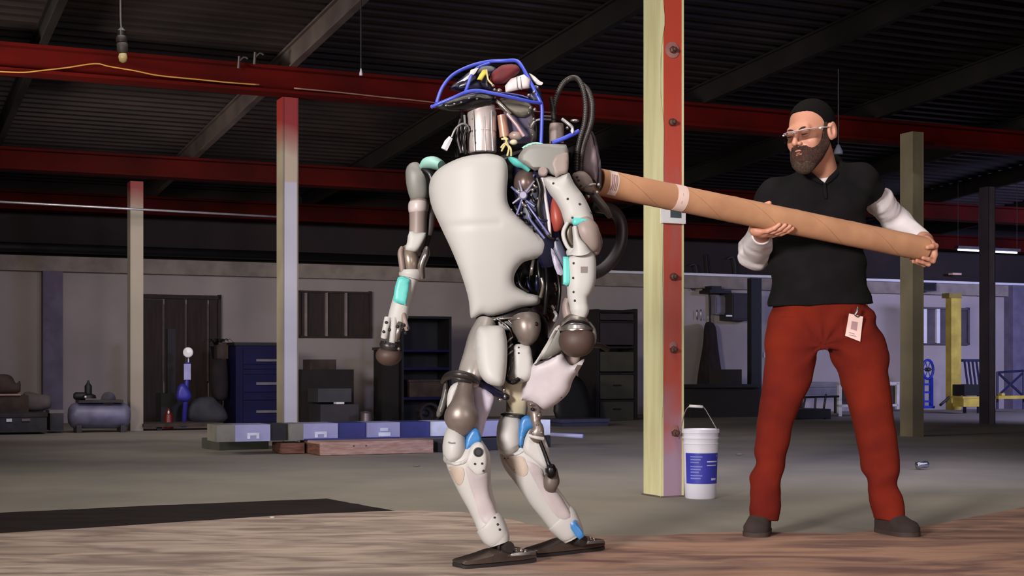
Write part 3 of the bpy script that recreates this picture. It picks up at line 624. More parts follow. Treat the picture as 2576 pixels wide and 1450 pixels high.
# blue tool cabinet
cab = empty('tool_cabinet', ground(645, 16.7), 'tall dark blue tool cabinet with drawers behind the pale column', 'cabinet')
obj('body', fbox(NB(), 593, 706, 870, 1072, 16.7, .6), M_bluecab, cab, bevel=.01)
obj('lid', fbox(NB(), 590, 708, 862, 870, 16.68, .62), M_black, cab)
ys = [876, 918, 930, 943, 988, 1008, 1064]
for i in range(len(ys) - 1):
    d = obj('drawer', fbox(NB(), 612, 700, ys[i] + 1.5, ys[i + 1] - 1.5, 16.68, .018), M_bluecab, cab, bevel=.003)
    if i in (0, 3, 5):
        y = (ys[i] + ys[i + 1]) / 2 + (0 if i else 10); obj('handle', fbox(NB(), 645, 697, y - 3, y + 3, 16.655, .022), M_grey, d)
# things behind the rack, centre
thing('machine_cover', 'machine', 'dark covered machine under the brown window', [('base', fbox(NB(), 758, 890, 930, 1062, 16.6, .5), mat('darkbrown', (34, 27, 27), .9)), ('hood', fbox(NB(), 780, 846, 905, 930, 16.7, .3), M_junk)], ground(820, 16.6))
thing('printer', 'machine', 'grey office printer on the floor before the dark covered machine', [('body', fbox(NB(), 806, 902, 1018, 1068, 15.9, .45), mat('printer_grey', (54, 50, 54), .6)), ('scanner', fbox(NB(), 800, 884, 978, 1012, 16.0, .4), mat('printer_grey2', (66, 64, 66), .6)), ('slot', fbox(NB(), 846, 866, 1012, 1017, 15.9, .1), M_white)], ground(850, 15.9))
e = empty('paint_can', ground(922, 15.6), 'small shiny can on the floor right of the printer', 'can'); kc = Yv(922, 15.6) / F
obj('can', bm_lathe(NB(), ground(922, 15.6), (0, 0, 1), [(.001, 0), (kc * 15, 0), (kc * 15, kc * 34), (kc * 16, kc * 35), (kc * 14, kc * 38), (.001, kc * 36)], 16), mat('can', (120, 110, 112), .35, .6), e, smooth=True, ang=40)
obj('lid', bm_lathe(NB(), ground(922, 15.6) + Vector((0, 0, kc * 38)), (0, 0, 1), [(.001, 0), (kc * 13, 0), (kc * 13, .006), (.001, .006)], 16), M_dark, e)
thing('shelf_unit', 'shelf', 'black shelving between the robot arm and the small can', [('side', fbox(NB(), 1010, 1016, 800, 1062, 16.8, .4), M_black), ('side', fbox(NB(), 1130, 1136, 800, 1062, 16.8, .4), M_black), ('back', fbox(NB(), 1010, 1136, 800, 1062, 17.2, .02), M_black), ('board', fbox(NB(), 1016, 1130, 880, 886, 16.8, .4), M_bluecab), ('board', fbox(NB(), 1016, 1130, 925, 931, 16.8, .4), M_bluecab), ('board', fbox(NB(), 1016, 1130, 1000, 1006, 16.8, .4), M_bluecab), ('board', fbox(NB(), 1010, 1136, 796, 802, 16.8, .4), M_black)], ground(1070, 16.8))
thing('crate', 'crate', 'brown crate on the middle board of the black shelving', [('body', fbox(NB(), 1030, 1120, 960, 999, 16.9, .3), M_junk), ('rim', fbox(NB(), 1028, 1122, 956, 961, 16.88, .33), M_junk)], at(1075, 999, 16.9))
thing('crate', 'crate', 'brown crate on the upper board of the black shelving', [('body', fbox(NB(), 960, 1008, 880, 1062, 16.9, .3), mat('darkbrown2', (30, 24, 24), .9)), ('rim', fbox(NB(), 958, 1009, 874, 881, 16.88, .33), M_junk)], ground(984, 16.9))
bpy.data.objects['crate.003']['label'] = 'tall dark bin left of the black shelving' if 'crate.003' in bpy.data.objects else ''
thing('drum_fan', 'fan', 'round dark drum fan before the black shelving', [('drum', bm_lathe(NB(), at(1070, 1040, 16.2), -V, [(.02, .03), (.1, 0), (.13, 0), (.13, .15), (.1, .15), (.1, .02)], 20), M_dark), ('foot', fbox(NB(), 1035, 1105, 1062, 1070, 16.1, .2), M_dark)], ground(1070, 16.2))
# between robot and near column
cu = mat('grey_curtain', (92, 86, 86), .9)
bm = NB(); pr = []
for i in range(25): pr.append((u_of(1488, 17.0) + i * .0155, 17.2 + .02 * math.sin(i * 1.6)))
z1 = at(1500, 870, 17.1).z
rings = [[uv(a, b, 0.03), uv(a, b, z1), uv(a, b + .01, z1), uv(a, b + .01, 0.03)] for a, b in pr]
tag(obj('curtain', bm_rings(bm, rings), cu, None, smooth=True, ang=60), 'grey hanging cloth left of the dark drawer rack', 'cloth')
vl = 16.2; dr = empty('drawer_rack', ground(1560, vl), 'dark tall rack with grey drawer fronts left of the near column', 'rack')
M_fr = mat('rack_frame', (28, 22, 24), .6); M_fd = mat('rack_front', (62, 60, 52), .7); M_fd2 = mat('rack_front_top', (50, 42, 48), .8)
for x0, x1 in ((1500, 1508), (1596, 1604)): obj('post', fbox(NB(), x0, x1, 778, 1076, vl, .5), M_fr, dr)
obj('rear_panel', fbox(NB(), 1500, 1604, 780, 1070, vl + .45, .02), M_fr, dr)
for y0, y1, m in ((790, 806, M_fd2), (812, 868, M_fd2), (886, 935, M_fd), (944, 1004, M_fd), (1010, 1058, M_fd)):
    d = obj('drawer', fbox(NB(), 1510, 1594, y0, y1, vl + .01, .3), m, dr, bevel=.004)
    if m is M_fd and y0 > 900: obj('handle', fbox(NB(), 1544, 1562, (y0 + y1) / 2 - 6, (y0 + y1) / 2 - 2, vl - .015, .02), M_black, d)
for y in (780, 808, 872, 938, 1006, 1062): obj('rail', fbox(NB(), 1500, 1604, y, y + 5, vl - .005, .03), M_fr, dr)
thing('storage_bin', 'bin', 'dusky blue plastic bin on the floor right of the robot', [('body', fbox(NB(), 1415, 1530, 1062, 1102, 14.6, .4), mat('bin_blue', (52, 52, 78), .6)), ('lid', fbox(NB(), 1411, 1534, 1055, 1063, 14.58, .44), mat('bin_lid', (62, 62, 90), .6))], ground(1470, 14.6))
sack('sack', [(1400, 1058), (1398, 980), (1420, 950), (1450, 945), (1478, 980), (1490, 1058)], 15.6, .3, M_black, 'black bulging sack behind the blue bin', 'sack')
# beyond the near column: hung things and the bench
thing('wall_box', 'box', 'pale electrical box on the wall right of the near column', [('body', fbox(NB(), 1800, 1838, 744, 792, VW - .15, .14), mat('box_grey', (120, 114, 130), .6)), ('door', fbox(NB(), 1804, 1834, 749, 788, VW - .165, .013), mat('box_grey', (0, 0, 0)))], at(1819, 792, VW - .15))
thing('wall_shelf', 'shelf', 'dark shelf block on the wall above the pale electrical box', [('board', fbox(NB(), 1786, 1840, 730, 738, VW - .3, .29), M_black), ('bin', fbox(NB(), 1790, 1815, 720, 730, VW - .28, .25), M_black)], at(1813, 738, VW - .3))
thing('wall_cabinet', 'cabinet', 'dark hanging cabinet left of the bearded man\'s hip', [('body', fbox(NB(), 1842, 1904, 738, 806, VW - .35, .34), mat('cab_dark', (48, 42, 48), .7)), ('door', fbox(NB(), 1846, 1900, 742, 802, VW - .365, .014), mat('cab_dark2', (54, 48, 54), .7)), ('handle', fbox(NB(), 1828, 1842, 793, 797, VW - .36, .02), M_white)], at(1872, 806, VW - .35))
bm = NB(); bm_tube(bm, [at(1776, 640, VW - .04), at(1778, 660, VW - .04), at(1784, 740, VW - .05), at(1786, 815, VW - .06)], .012, 6, 4)
tag(obj('cord', bm, M_black, None, smooth=True), 'black cord hanging down the wall above the brown coat', 'cord')
for i, (x, y0, y1) in enumerate(((1753, 780, 805), (1763, 778, 808))):
    tag(obj('screwdriver', bm_tube(NB(), [at(x, y0, VW - .05), at(x, (y0 + y1) / 2, VW - .05), at(x, y1, VW - .05)], [.006, .012, .004], 8, 2), M_steel, None, smooth=True), ('left', 'right')[i] + ' one of the two shiny tools hung beside the brown coat', 'tool', 'shiny tools on the wall')
sack('coat', [(1752, 1000), (1756, 940), (1768, 870), (1772, 820), (1784, 810), (1800, 822), (1806, 870), (1816, 940), (1824, 985), (1815, 1010), (1790, 1022), (1765, 1015)], VW - .35, .2, mat('brown_coat', (50, 38, 34), .95, rgb2=(36, 27, 25), scale=5, stretch=(6, 6, 1)), 'long brown coat hanging right of the near column', 'coat', .08)
for i, (x, y, l, dy) in enumerate(((1742, 690, 'grey hose loop hung on the wall right of the near column', 0), (1838, 672, 'dark bracket hung on the wall left of the man\'s elbow', 0))):
    bm = NB(); bm_tube(bm, [at(x - 8, y - 20, VW - .05), at(x + 8, y - 22, VW - .06), at(x + 12, y + 20, VW - .05), at(x, y + 40, VW - .05), at(x - 10, y + 18, VW - .05)], .012, 6, 4)
    tag(obj('hose', bm, M_junk2, None, smooth=True), l, 'hose')
thing('workbench', 'bench', 'dark workbench below the hanging brown coat', [('top', fbox(NB(), 1735, 1915, 968, 976, 16.4, .6), M_black), ('panel', fbox(NB(), 1740, 1910, 976, 1070, 16.5, .45), mat('bench_dark', (24, 19, 20), .9)), ('carton', fbox(NB(), 1815, 1866, 930, 968, 16.6, .3), mat('bench_dark2', (34, 28, 28), .9))], ground(1825, 16.4))
thing('door_post', 'post', 'dark upright post behind the bearded man\'s hip', [('post', fbox(NB(), 1890, 1916, 700, 1060, 16.9, .1), M_black), ('foot', fbox(NB(), 1886, 1920, 1058, 1066, 16.88, .14), M_black)], ground(1903, 16.9))
tag(obj('switch_box', fbox(NB(), 1921, 1931, 887, 900, 17.2, .03), M_white, None, bevel=.003), 'tiny white switch beside the man\'s left trouser leg', 'switch')
# seen between and beside the man's legs
vt = 17.0
e = empty('folding_table', ground(2060, vt), 'low table with a grey top seen between the red trouser legs', 'table')
obj('tabletop', fbox(NB(), 2010, 2112, 962, 974, vt + .2, .5), M_grey, e)
obj('apron', fbox(NB(), 2014, 2108, 974, 996, vt + .22, .4), mat('apron', (110, 106, 118), .8), e)
for x in (2018, 2104): obj('leg', fbox(NB(), x - 2, x + 2, 996, 1060, vt + .25, .04), M_dark, e)
e = empty('cart', ground(2045, 15.4), 'black cart with pipe handles between the red trouser legs', 'cart')
obj('bed', fbox(NB(), 2000, 2090, 1030, 1058, 15.4, .5), M_black, e, bevel=.01)
for x in (2012, 2078): obj('wheel', bm_lathe(NB(), at(x, 1060, 15.38), -V, [(.02, 0), (.045, .0), (.045, .03), (.02, .03)], 14), M_black, e)
for pts in (((2022, 1000), (2110, 998)), ((2050, 1030), (2052, 1000)), ((2072, 1030), (2078, 992)), ((2020, 1030), (2026, 1000))):
    obj('handle', bm_tube(NB(), [at(pts[0][0], pts[0][1], 15.5), at(pts[1][0], pts[1][1], 15.5)], .014, 6, 1), M_black, e)
e = empty('white_frame', ground(2190, 15.9), 'white tubular bench frame behind the man\'s right leg', 'frame')
M_cr = mat('offwhite_bar', (206, 200, 196), .6)
for x0, x1, y0, y1 in ((2110, 2118, 964, 1048), (2256, 2263, 964, 1030), (2110, 2263, 962, 969), (2110, 2263, 1018, 1024)): obj('bar', fbox(NB(), x0, x1, y0, y1, 15.9, .04), M_cr, e)
obj('board', fbox(NB(), 2119, 2255, 972, 1017, 15.95, .02), M_junk, e)
# right: heater, wheel, yellow post, chair, trestle
thing('unit_heater', 'heater', 'dark box heater hung on the wall above the slatted window', [('body', fbox(NB(), 2318, 2356, 711, 732, VW - .36, .2), mat('heater', (40, 34, 52), .6)), ('grille', fbox(NB(), 2322, 2352, 714, 729, VW - .37, .01), M_black)], at(2337, 732, VW - .36))
tag(obj('signal_lamp', fbox(NB(), 2397, 2419, 687, 692, VW - .25, .1), mat('amber', (232, 190, 170), .4), None, bevel=.003), 'small pinkish lamp bar above the white conduit', 'lamp')
vw = 17.1; e = empty('hand_truck', ground(2338, vw), 'blue wheeled hand truck right of the olive column', 'cart'); kw = Yv(2335, vw) / F
bm = NB(); c = at(2334, 930, vw); bm_tube(bm, [c + U * math.cos(t * math.pi / 8) * kw * 17 + Vector((0, 0, math.sin(t * math.pi / 8) * kw * 24)) for t in range(16)], .02, 8, 1, closed=True); obj('wheel', bm, M_blue, e, smooth=True)
bm = NB()
for t in range(6): bm_tube(bm, [c, c + U * math.cos(t * math.pi / 3) * kw * 17 + Vector((0, 0, math.sin(t * math.pi / 3) * kw * 24))], .007, 6, 1)
obj('spokes', bm, M_blue, e)
obj('hub', bm_lathe(NB(), c + V * .04, -V, [(.03, 0), (.03, .08), (.02, .09)], 12), M_dark, e, smooth=True, ang=40)
bm = NB()
for x in (2323, 2345): fbox(bm, x - 3, x + 3, 950, 1025, vw, .05)
obj('frame', bm, M_blue, e)
for y in (965, 985, 1008): obj('rung', fbox(NB(), 2323, 2345, y, y + 5, vw + .01, .03), M_blue, e)
obj('toe_plate', fbox(NB(), 2316, 2352, 1022, 1028, vw - .15, .25), M_blue, e)
e = empty('yellow_post', ground(2404, 16.7), 'yellow upright post standing before the slatted window', 'post')
obj('post', fbox(NB(), 2393, 2418, 745, 1032, 16.7, .12), M_yel, e, bevel=.006)
obj('cap', fbox(NB(), 2388, 2420, 738, 750, 16.68, .16), mat('yellow_dark', (140, 120, 50), .6), e, bevel=.004)
obj('brace', bm_tube(NB(), [at(2365, 1020, 16.75), at(2394, 995, 16.75)], .02, 8, 1), M_dark, e)
e = empty('slatted_chair', ground(2445, 16.4), 'dark blue slat-back chair right of the yellow post', 'chair')
M_nv = mat('navy_paint', (34, 34, 66), .5)
for i, x in enumerate((2426, 2436, 2446, 2456)): obj('slat', bm_tube(NB(), [at(x, 908, 16.9), at(x + 8, 968, 16.7)], .016, 6, 1), M_nv, e)
obj('top_rail', fbox(NB(), 2422, 2464, 904, 911, 16.88, .04), M_nv, e)
obj('seat', fbox(NB(), 2426, 2468, 968, 996, 16.45, .35), M_black, e, bevel=.01)
for x in (2429, 2464): obj('leg', fbox(NB(), x - 2, x + 2, 996, 1040, 16.45, .04), M_nv, e)
thing('yellow_crate', 'crate', 'yellow crate under the dark slat-back chair', [('body', fbox(NB(), 2424, 2466, 1002, 1024, 16.2, .22), M_yel), ('rim', fbox(NB(), 2422, 2468, 998, 1003, 16.19, .24), M_yel)], ground(2445, 16.2))
e = empty('trestle', ground(2540, 16.4), 'dark blue crossed trestle at the right edge', 'trestle')
for a, b in (((2509, 936), (2509, 1030)), ((2575, 930), (2575, 1030)), ((2509, 938), (2590, 932)), ((2509, 1000), (2590, 1000)), ((2512, 940), (2572, 995)), ((2512, 995), (2572, 940))):
    obj('bar', bm_tube(NB(), [at(a[0], a[1], 16.4), at(b[0], b[1], 16.4)], .018, 6, 1), M_nv, e)
thing('yellow_beam', 'beam', 'yellow beam lying across the foot of the blue trestle', [('bar', fbox(NB(), 2512, 2600, 996, 1004, 16.25, .08), M_yel), ('stop', fbox(NB(), 2520, 2528, 990, 996, 16.25, .08), M_yel)], at(2550, 1004, 16.25))
# small litter on the floor
e = empty('crushed_can', G(2308, 1174), 'crushed shiny can lying on the concrete right of the man', 'can')
obj('can', bm_lathe(NB(), G(2304, 1172, .028), (1, .2, .1), [(.001, 0), (.022, .004), (.026, .02), (.02, .045), (.025, .07), (.02, .085), (.001, .088)], 12), mat('can2', (190, 190, 205), .2, .9), e, smooth=True)
obj('tab', bm_box(NB(), G(2318, 1170, .03), .03, .015, .012), M_dark, e)
for i, (x, y, r, lb_) in enumerate(((685, 1302, .008, 'tiny white pebble on the dark rubber mat'), (1048, 1172, .016, 'flat grey flake on the concrete left of the robot knee'), (1860, 1143, .02, 'flat pale flake on the concrete left of the red trousers'))):
    bm = NB(); bm_ell(bm, G(x, y, .004 + r * .3 + (.01 if i == 0 else 0)), r * 1.6, r, r * .35, seg=8); tag(obj('pebble' if i == 0 else 'flake', bm, M_white if i == 0 else M_grey, None, smooth=True), lb_, 'debris')
# ================================================================== THE ROBOT
M_rw = mat('robot_white', (185, 182, 179), 0.5, spec=.3, rgb2=(179, 175, 172), scale=1.5, coat=0.0)
M_rg = mat('robot_grey', (128, 126, 121), 0.5, rgb2=(118, 115, 111), scale=3)
M_rg2 = mat('robot_taupe', (146, 130, 124), 0.5, rgb2=(136, 118, 112), scale=3)
M_teal = mat('teal_plastic', (92, 190, 182), 0.45, rgb2=(78, 174, 168))
M_teal2 = mat('pale_teal_plastic', (160, 208, 196), 0.45, rgb2=(140, 196, 184))
M_rb = mat('knee_blue', (52, 118, 178), 0.4, rgb2=(44, 104, 166))
M_frame = mat('cage_blue', (66, 82, 196), 0.35, rgb2=(56, 70, 184))
M_navy = mat('navy_frame', (18, 19, 54), 0.4, rgb2=(11, 11, 32))
M_core = mat('hydraulic_black', (22, 17, 20), 0.35, 0.3, rgb2=(12, 9, 11), scale=30)
M_metal = mat('machined_metal', (168, 158, 152), 0.28, 0.85, rgb2=(140, 130, 124), scale=8)
M_bronze = mat('bronze_grey_metal', (136, 124, 117), 0.42, 0.5, rgb2=(110, 96, 90), scale=8)
M_ball = mat('brown_rubber_ball', (74, 56, 50), 0.6, rgb2=(62, 46, 42))
M_foot = mat('foot_metal', (104, 90, 84), 0.26, 0.6, rgb2=(86, 74, 68), scale=10)
M_sole = mat('sole_rubber', (34, 27, 26), 0.8)
M_hole = mat('bolt_black', (30, 26, 28), 0.6)
M_hose = mat('corrugated_black', (52, 46, 44), 0.4, rgb2=(36, 31, 30), scale=30)
M_wire = mat('silver_wire', (170, 165, 165), .35, .5)
RB = empty('robot', G(1310, 1418), 'white and grey humanoid robot with a blue tube head cage, leaning on bent knees', 'robot')

# --- torso
TZ = 5.0
def part(name, parent=RB, loc=(1270, 600, 5.0), label=None): return empty(name, PX(*loc), label, parent=parent)
torso = loft('torso_core', M_core, [(1262, 398, 5.06, 80, .07), (1270, 430, 5.07, 112, .10), (1275, 500, 5.08, 122, .12), (1290, 580, 5.12, 118, .11), (1305, 660, 5.14, 108, .10), (1315, 730, 5.15, 98, .10), (1308, 790, 5.14, 92, .09), (1300, 815, 5.08, 70, .08)], RB, seg=24, n=2.6)
def Ych(px, py):
    dx = (px - 1205) / 730.0; k = 2.6 if dx < 0 else 1.15
    return 4.865 + k * dx * dx + 0.06 * ((py - 500) / 300.0) ** 2 + (0.03 * (py - 560) / 240 if py > 560 else 0) + (0.10 * max(0, px - 1262) / 730 * min(1, max(0, (py - 590) / 60))) + 0.004 * math.exp(-((py - 566 + .05 * (px - 1180)) / 9.0) ** 2) * (1 if 1100 < px < 1262 else 0)
chest = plate('chest_shell', M_rw, [(1150, 400), (1190, 390), (1230, 387), (1260, 394), (1274, 410), (1278, 440), (1275, 490), (1284, 524), (1318, 558), (1358, 588), (1380, 604), (1384, 622), (1374, 644), (1345, 652), (1316, 661), (1298, 684), (1293, 704), (1300, 722), (1330, 738), (1355, 745), (1359, 758), (1350, 768), (1310, 774), (1270, 788), (1235, 796), (1214, 793), (1190, 801), (1183, 794), (1178, 750), (1160, 690), (1136, 630), (1106, 566), (1086, 520), (1079, 480), (1085, 448), (1108, 422)], Ych, RB, .02, .034, 30, 8, 5)
# flank: navy manifold block, star strut, rods
loft('flank_manifold', M_navy, [(1330, 420, 4.99, 42, .06), (1345, 480, 4.97, 56, .07), (1352, 560, 4.97, 50, .07), (1375, 620, 4.98, 38, .06), (1385, 660, 5.0, 30, .05)], RB, seg=18, n=3)
obj('accumulator', bm_ell(NB(), PX(1322, 462, 4.93), .042, .05, .05, seg=18), mat('plum_brown', (104, 84, 80), .35, .4), RB, smooth=True)
star = part('star_strut', RB, (1316, 492, 4.88))
Mst = mat('strut_silver', (176, 172, 196), .35, .5)
for (x, y) in ((1306, 455), (1290, 474), (1290, 512), (1344, 456), (1336, 476)):
    tubepx('arm', Mst, [(1316, 492, 4.875), (x, y, 4.89)], [.0048, .0034], star, smooth=1)
obj('hub', bm_lathe(NB(), PX(1316, 492, 4.878), (0, -1, 0), [(.004, .012), (.011, .012), (.015, .006), (.015, -.01), (.004, -.012)], 14), Mst, star, smooth=True, ang=40)
for pts in (((1326, 514, 4.89), (1348, 545, 4.88), (1380, 590, 4.88)), ((1286, 470, 4.88), (1318, 500, 4.89), (1345, 520, 4.885)), ((1344, 440, 4.9), (1322, 480, 4.89), (1300, 540, 4.88)), ((1330, 540, 4.87), (1335, 555, 4.87), (1370, 600, 4.87))):
    tubepx('strut', mat('blue_grey_strut', (112, 114, 168), .35, .3), list(pts), .0038, RB, smooth=3)
for (x, y, r) in ((1333, 550, 5), (1312, 536, 4), (1287, 528, 3), (1305, 540, 3), (1322, 518, 5), (1352, 500, 4), (1340, 478, 5)):
    ell('fitting', M_metal, x, y, 4.885, r, r, .008, RB, 10)
rod = loft('side_rail', mat('rail_white', (206, 196, 200), .35), [(1364, 448, 4.91, 5, .006), (1374, 510, 4.90, 4.5, .006), (1381, 560, 4.9, 4.5, .006), (1384, 598, 4.9, 4, .006)], RB, 10)
loft('red_bladder', mat('brick_red_bag', (158, 66, 54), .45, rgb2=(138, 54, 46), scale=10), [(1391, 490, 4.93, 5, .01), (1396, 520, 4.92, 13, .025), (1401, 550, 4.915, 17, .03), (1402, 570, 4.92, 13, .025), (1398, 578, 4.93, 6, .012)], RB, 14)
tubepx('hose', M_core, [(1352, 450, 4.9), (1360, 480, 4.895), (1355, 520, 4.89), (1362, 560, 4.9)], .011, RB)
plate('flank_panel', mat('dusty_blue_panel', (88, 88, 112), .4), [(1386, 610), (1400, 590), (1425, 640), (1428, 672), (1408, 668), (1392, 640)], 4.93, RB, .02, .01, 15, 9, 2)
plate('flank_panel', mat('lilac_panel', (176, 168, 190), .4), [(1386, 624), (1398, 640), (1410, 664), (1417, 690), (1402, 690), (1390, 655)], 4.92, RB, .015, .006, 10, 8, 2)
for pts, m in ((((1344, 645, 4.97), (1338, 675, 4.93), (1336, 690, 4.95)), M_metal), (((1352, 648, 4.97), (1356, 690, 4.95), (1362, 730, 4.96)), M_core), (((1362, 700, 4.93), (1366, 720, 4.93), (1360, 748, 4.95)), M_metal), (((1372, 660, 4.97), (1376, 720, 4.93), (1370, 790, 4.95)), M_core), (((1395, 785, 4.95), (1400, 795, 4.94), (1394, 808, 4.95)), M_wire), (((1398, 660, 4.98), (1408, 730, 4.95), (1400, 800, 4.97)), M_core), (((1300, 690, 4.97), (1310, 720, 4.96), (1330, 735, 4.96)), M_core)):
    tubepx('hydraulic_line', m, list(pts), .006, RB)

rnd = random.Random(11)
for i in range(34):      # fine pipework crowding the open flank
    lowr = i % 2; x = rnd.uniform(1306, 1398) if lowr else rnd.uniform(1288, 1366); y = rnd.uniform(668, 785) if lowr else rnd.uniform(440, 575)
    if not lowr and x > 1300 + (y - 440) * .5 + 60: x -= 30
    Y0 = (5.025 if lowr else 4.90); L1 = rnd.uniform(14, 44); a_ = rnd.uniform(-.5, .5) + (0 if lowr else .6)
    P_ = [(x, y, Y0), (x + L1 * .5 * math.sin(a_) + rnd.uniform(-4, 4), y + L1 * .5, Y0 - .012), (x + L1 * math.sin(a_), y + L1 * math.cos(a_), Y0)]
    tubepx('flank_pipe', (M_core, M_dark, M_core, M_navy, M_metal)[i % 5], P_, rnd.uniform(.0025, .006), torso, 6, 3)
    if i % 3 == 0: ell('fitting', M_metal, P_[0][0], P_[0][1], Y0 - .006, 3.2, 3.2, .006, torso, 8)
# --- pelvis
loft('waist', M_core, [(1290, 790, 5.06, 88, .08), (1290, 815, 5.05, 92, .08), (1310, 840, 5.05, 74, .08), (1320, 900, 5.06, 50, .07), (1312, 950, 5.06, 38, .06)], RB, seg=20, n=2.6)
for (x0, y0, x1, y1) in ((1225, 806, 1345, 800), (1265, 812, 1290, 850), (1280, 806, 1305, 860), (1285, 800, 1340, 808), (1240, 800, 1262, 815)):
    tubepx('hydraulic_line', M_metal, [(x0, y0, 4.955), ((x0 + x1) / 2 + 4, (y0 + y1) / 2 - 3, 4.945), (x1, y1, 4.955)], .0035, RB)
for (x, y) in ((1228, 802), (1240, 810), (1265, 800), (1222, 818), (1324, 800), (1340, 806)): ell('fitting', M_metal, x, y, 4.95, 3, 3, .005, RB, 8)
dome = loft('hip_motor', M_bronze, [(1322, 800, 4.95, 36, .05), (1324, 820, 4.94, 37, .06), (1326, 840, 4.94, 32, .055), (1324, 856, 4.95, 20, .035), (1322, 864, 4.96, 6, .01)], RB, 20)
ell('motor_cap', M_core, 1349, 816, 4.9, 6, 6, .012, dome, 10)
tubepx('motor_pipe', M_metal, [(1285, 806, 4.93), (1300, 802, 4.90), (1322, 800, 4.9), (1345, 796, 4.92)], .004, dome)
hipb = plate('hip_block', M_rw, [(1292, 870), (1318, 866), (1333, 872), (1338, 892), (1341, 915), (1338, 950), (1318, 962), (1296, 962), (1284, 940), (1288, 905)], 4.93, RB, .05, .02, 18, 8, 3)
bolts('bolt', M_hole, [hipb], [(1305, 875), (1305, 889)], hipb, 2.6)
tubepx('cable_guide', M_core, [(1280, 840, 4.94), (1283, 880, 4.92), (1281, 925, 4.90), (1276, 945, 4.90), (1280, 958, 4.895), (1292, 962, 4.89), (1305, 955, 4.90)], .009, RB)
for y in (855, 872, 889, 906, 920): tubepx('cable_clip', M_metal, [(1276, y + 6, 4.915), (1282, y, 4.905), (1289, y - 6, 4.915)], .003, RB, smooth=3)
lower = loft('pelvis_keel', mat('robot_cream_shade', (186, 176, 150), .45), [(1300, 930, 5.02, 42, .06), (1298, 970, 5.02, 40, .055), (1303, 1005, 5.03, 28, .045), (1308, 1040, 5.05, 18, .035)], RB, 18, n=2.6)

# --- legs
def Yth(px, py): return 4.86 + 1.8 * ((px - 1235) / 730.0) ** 2 - 0.05 * (py - 890) / 150.0
legR = part('right_leg', RB, (1235, 900, 4.9))     # robot's right leg, in front
bpy.data.objects[legR.name].name = 'leg'
loft('thigh_core', mat('thigh_shade', (176, 168, 162), .3, .3), [(1222, 815, 4.98, 26, .06), (1212, 850, 4.96, 34, .07), (1200, 900, 4.94, 36, .07), (1187, 938, 4.9, 34, .06), (1184, 962, 4.89, 30, .05), (1184, 975, 4.89, 20, .04)], legR, 20)
plate('thigh_plate', M_rw, [(1203, 824), (1225, 820), (1262, 821), (1272, 840), (1276, 870), (1275, 915), (1271, 955), (1262, 972), (1240, 970), (1222, 962), (1208, 944), (1200, 915), (1196, 880), (1196, 850)], Yth, legR, .03, .035, 30, 8, 3)
obj('knee_yoke', bm_tube(NB(), [PX(*p) for p in ((1112, 962, 4.90), (1124, 948, 4.85), (1146, 942, 4.80), (1168, 944, 4.79), (1190, 952, 4.81), (1204, 962, 4.84))], [.006, .012, .014, .013, .013, .008], 10, 4), M_dark, legR, smooth=True)
tubepx('knee_yoke', M_dark, [(1138, 950, 4.80), (1160, 955, 4.785), (1184, 960, 4.80)], .008, legR)
loft('calf_brace', M_navy, [(1186, 950, 4.86, 9, .012), (1220, 970, 4.88, 9, .012), (1250, 990, 4.92, 10, .015), (1275, 1000, 4.95, 8, .015)], legR, 12)
for p in ((1268, 982, 5, 9), (1258, 1006, 7, 5), (1270, 998, 4, 6)): ell('fitting', M_metal, p[0], p[1], 4.925, p[2], p[3], .008, legR, 10)
plate('shin_fairing', mat('lilac_white', (196, 186, 204), .35), [(1190, 972), (1205, 968), (1228, 985), (1243, 1000), (1235, 1030), (1222, 1060), (1212, 1100), (1196, 1100), (1196, 1060), (1190, 1010)], lambda x, y: 4.885, legR, .03, .012, 16, 8, 2)
plate('outer_guard', mat('dusty_guard', (92, 88, 84), .4), [(1120, 955), (1128, 975), (1125, 1010), (1112, 1045), (1100, 1050), (1098, 1038), (1110, 1000)], 4.9, legR, .02, .01, 10, 7, 2)
plate('actuator_shell', M_rw, [(1134, 972), (1150, 962), (1158, 968), (1150, 1000), (1140, 1030), (1128, 1042), (1124, 1020), (1126, 992)], 4.815, legR, .02, .012, 10, 7, 2)
loft('actuator', M_bronze, [(1172, 956, 4.83, 20, .03), (1168, 985, 4.82, 24, .036), (1164, 1015, 4.81, 30, .045), (1161, 1040, 4.80, 42, .052), (1161, 1058, 4.80, 43, .05), (1160, 1076, 4.80, 35, .042), (1158, 1094, 4.80, 20, .028), (1158, 1106, 4.8, 7, .012)], legR, 22)
kn = loft('knee_cap', M_rw, [(1143, 1082, 4.83, 20, .03), (1144, 1100, 4.81, 27, .045), (1143, 1125, 4.80, 30, .055), (1142, 1150, 4.80, 26, .05), (1144, 1162, 4.8, 16, .03)], legR, 20)
plate('knee_side', M_rb, [(1178, 1092), (1190, 1078), (1203, 1082), (1212, 1108), (1200, 1118), (1184, 1128), (1175, 1148), (1168, 1140), (1170, 1112)], 4.785, legR, .05, .008, 8, 6, 2)
shin = loft('shin', M_rw, [(1170, 1118, 4.83, 44, .03), (1176, 1150, 4.82, 56, .055), (1184, 1185, 4.82, 52, .06), (1194, 1225, 4.82, 43, .055), (1209, 1265, 4.82, 36, .05), (1224, 1300, 4.82, 34, .045), (1238, 1330, 4.81, 36, .045), (1250, 1352, 4.81, 33, .042), (1256, 1368, 4.81, 27, .036)], legR, 26, n=2.4)
ear = plate('knee_lobe', M_rw, [(1178, 1142), (1184, 1124), (1198, 1113), (1212, 1115), (1222, 1132), (1226, 1160), (1220, 1190), (1200, 1200), (1176, 1180), (1168, 1160)], 4.768, legR, .05, .012, 14, 6, 3)
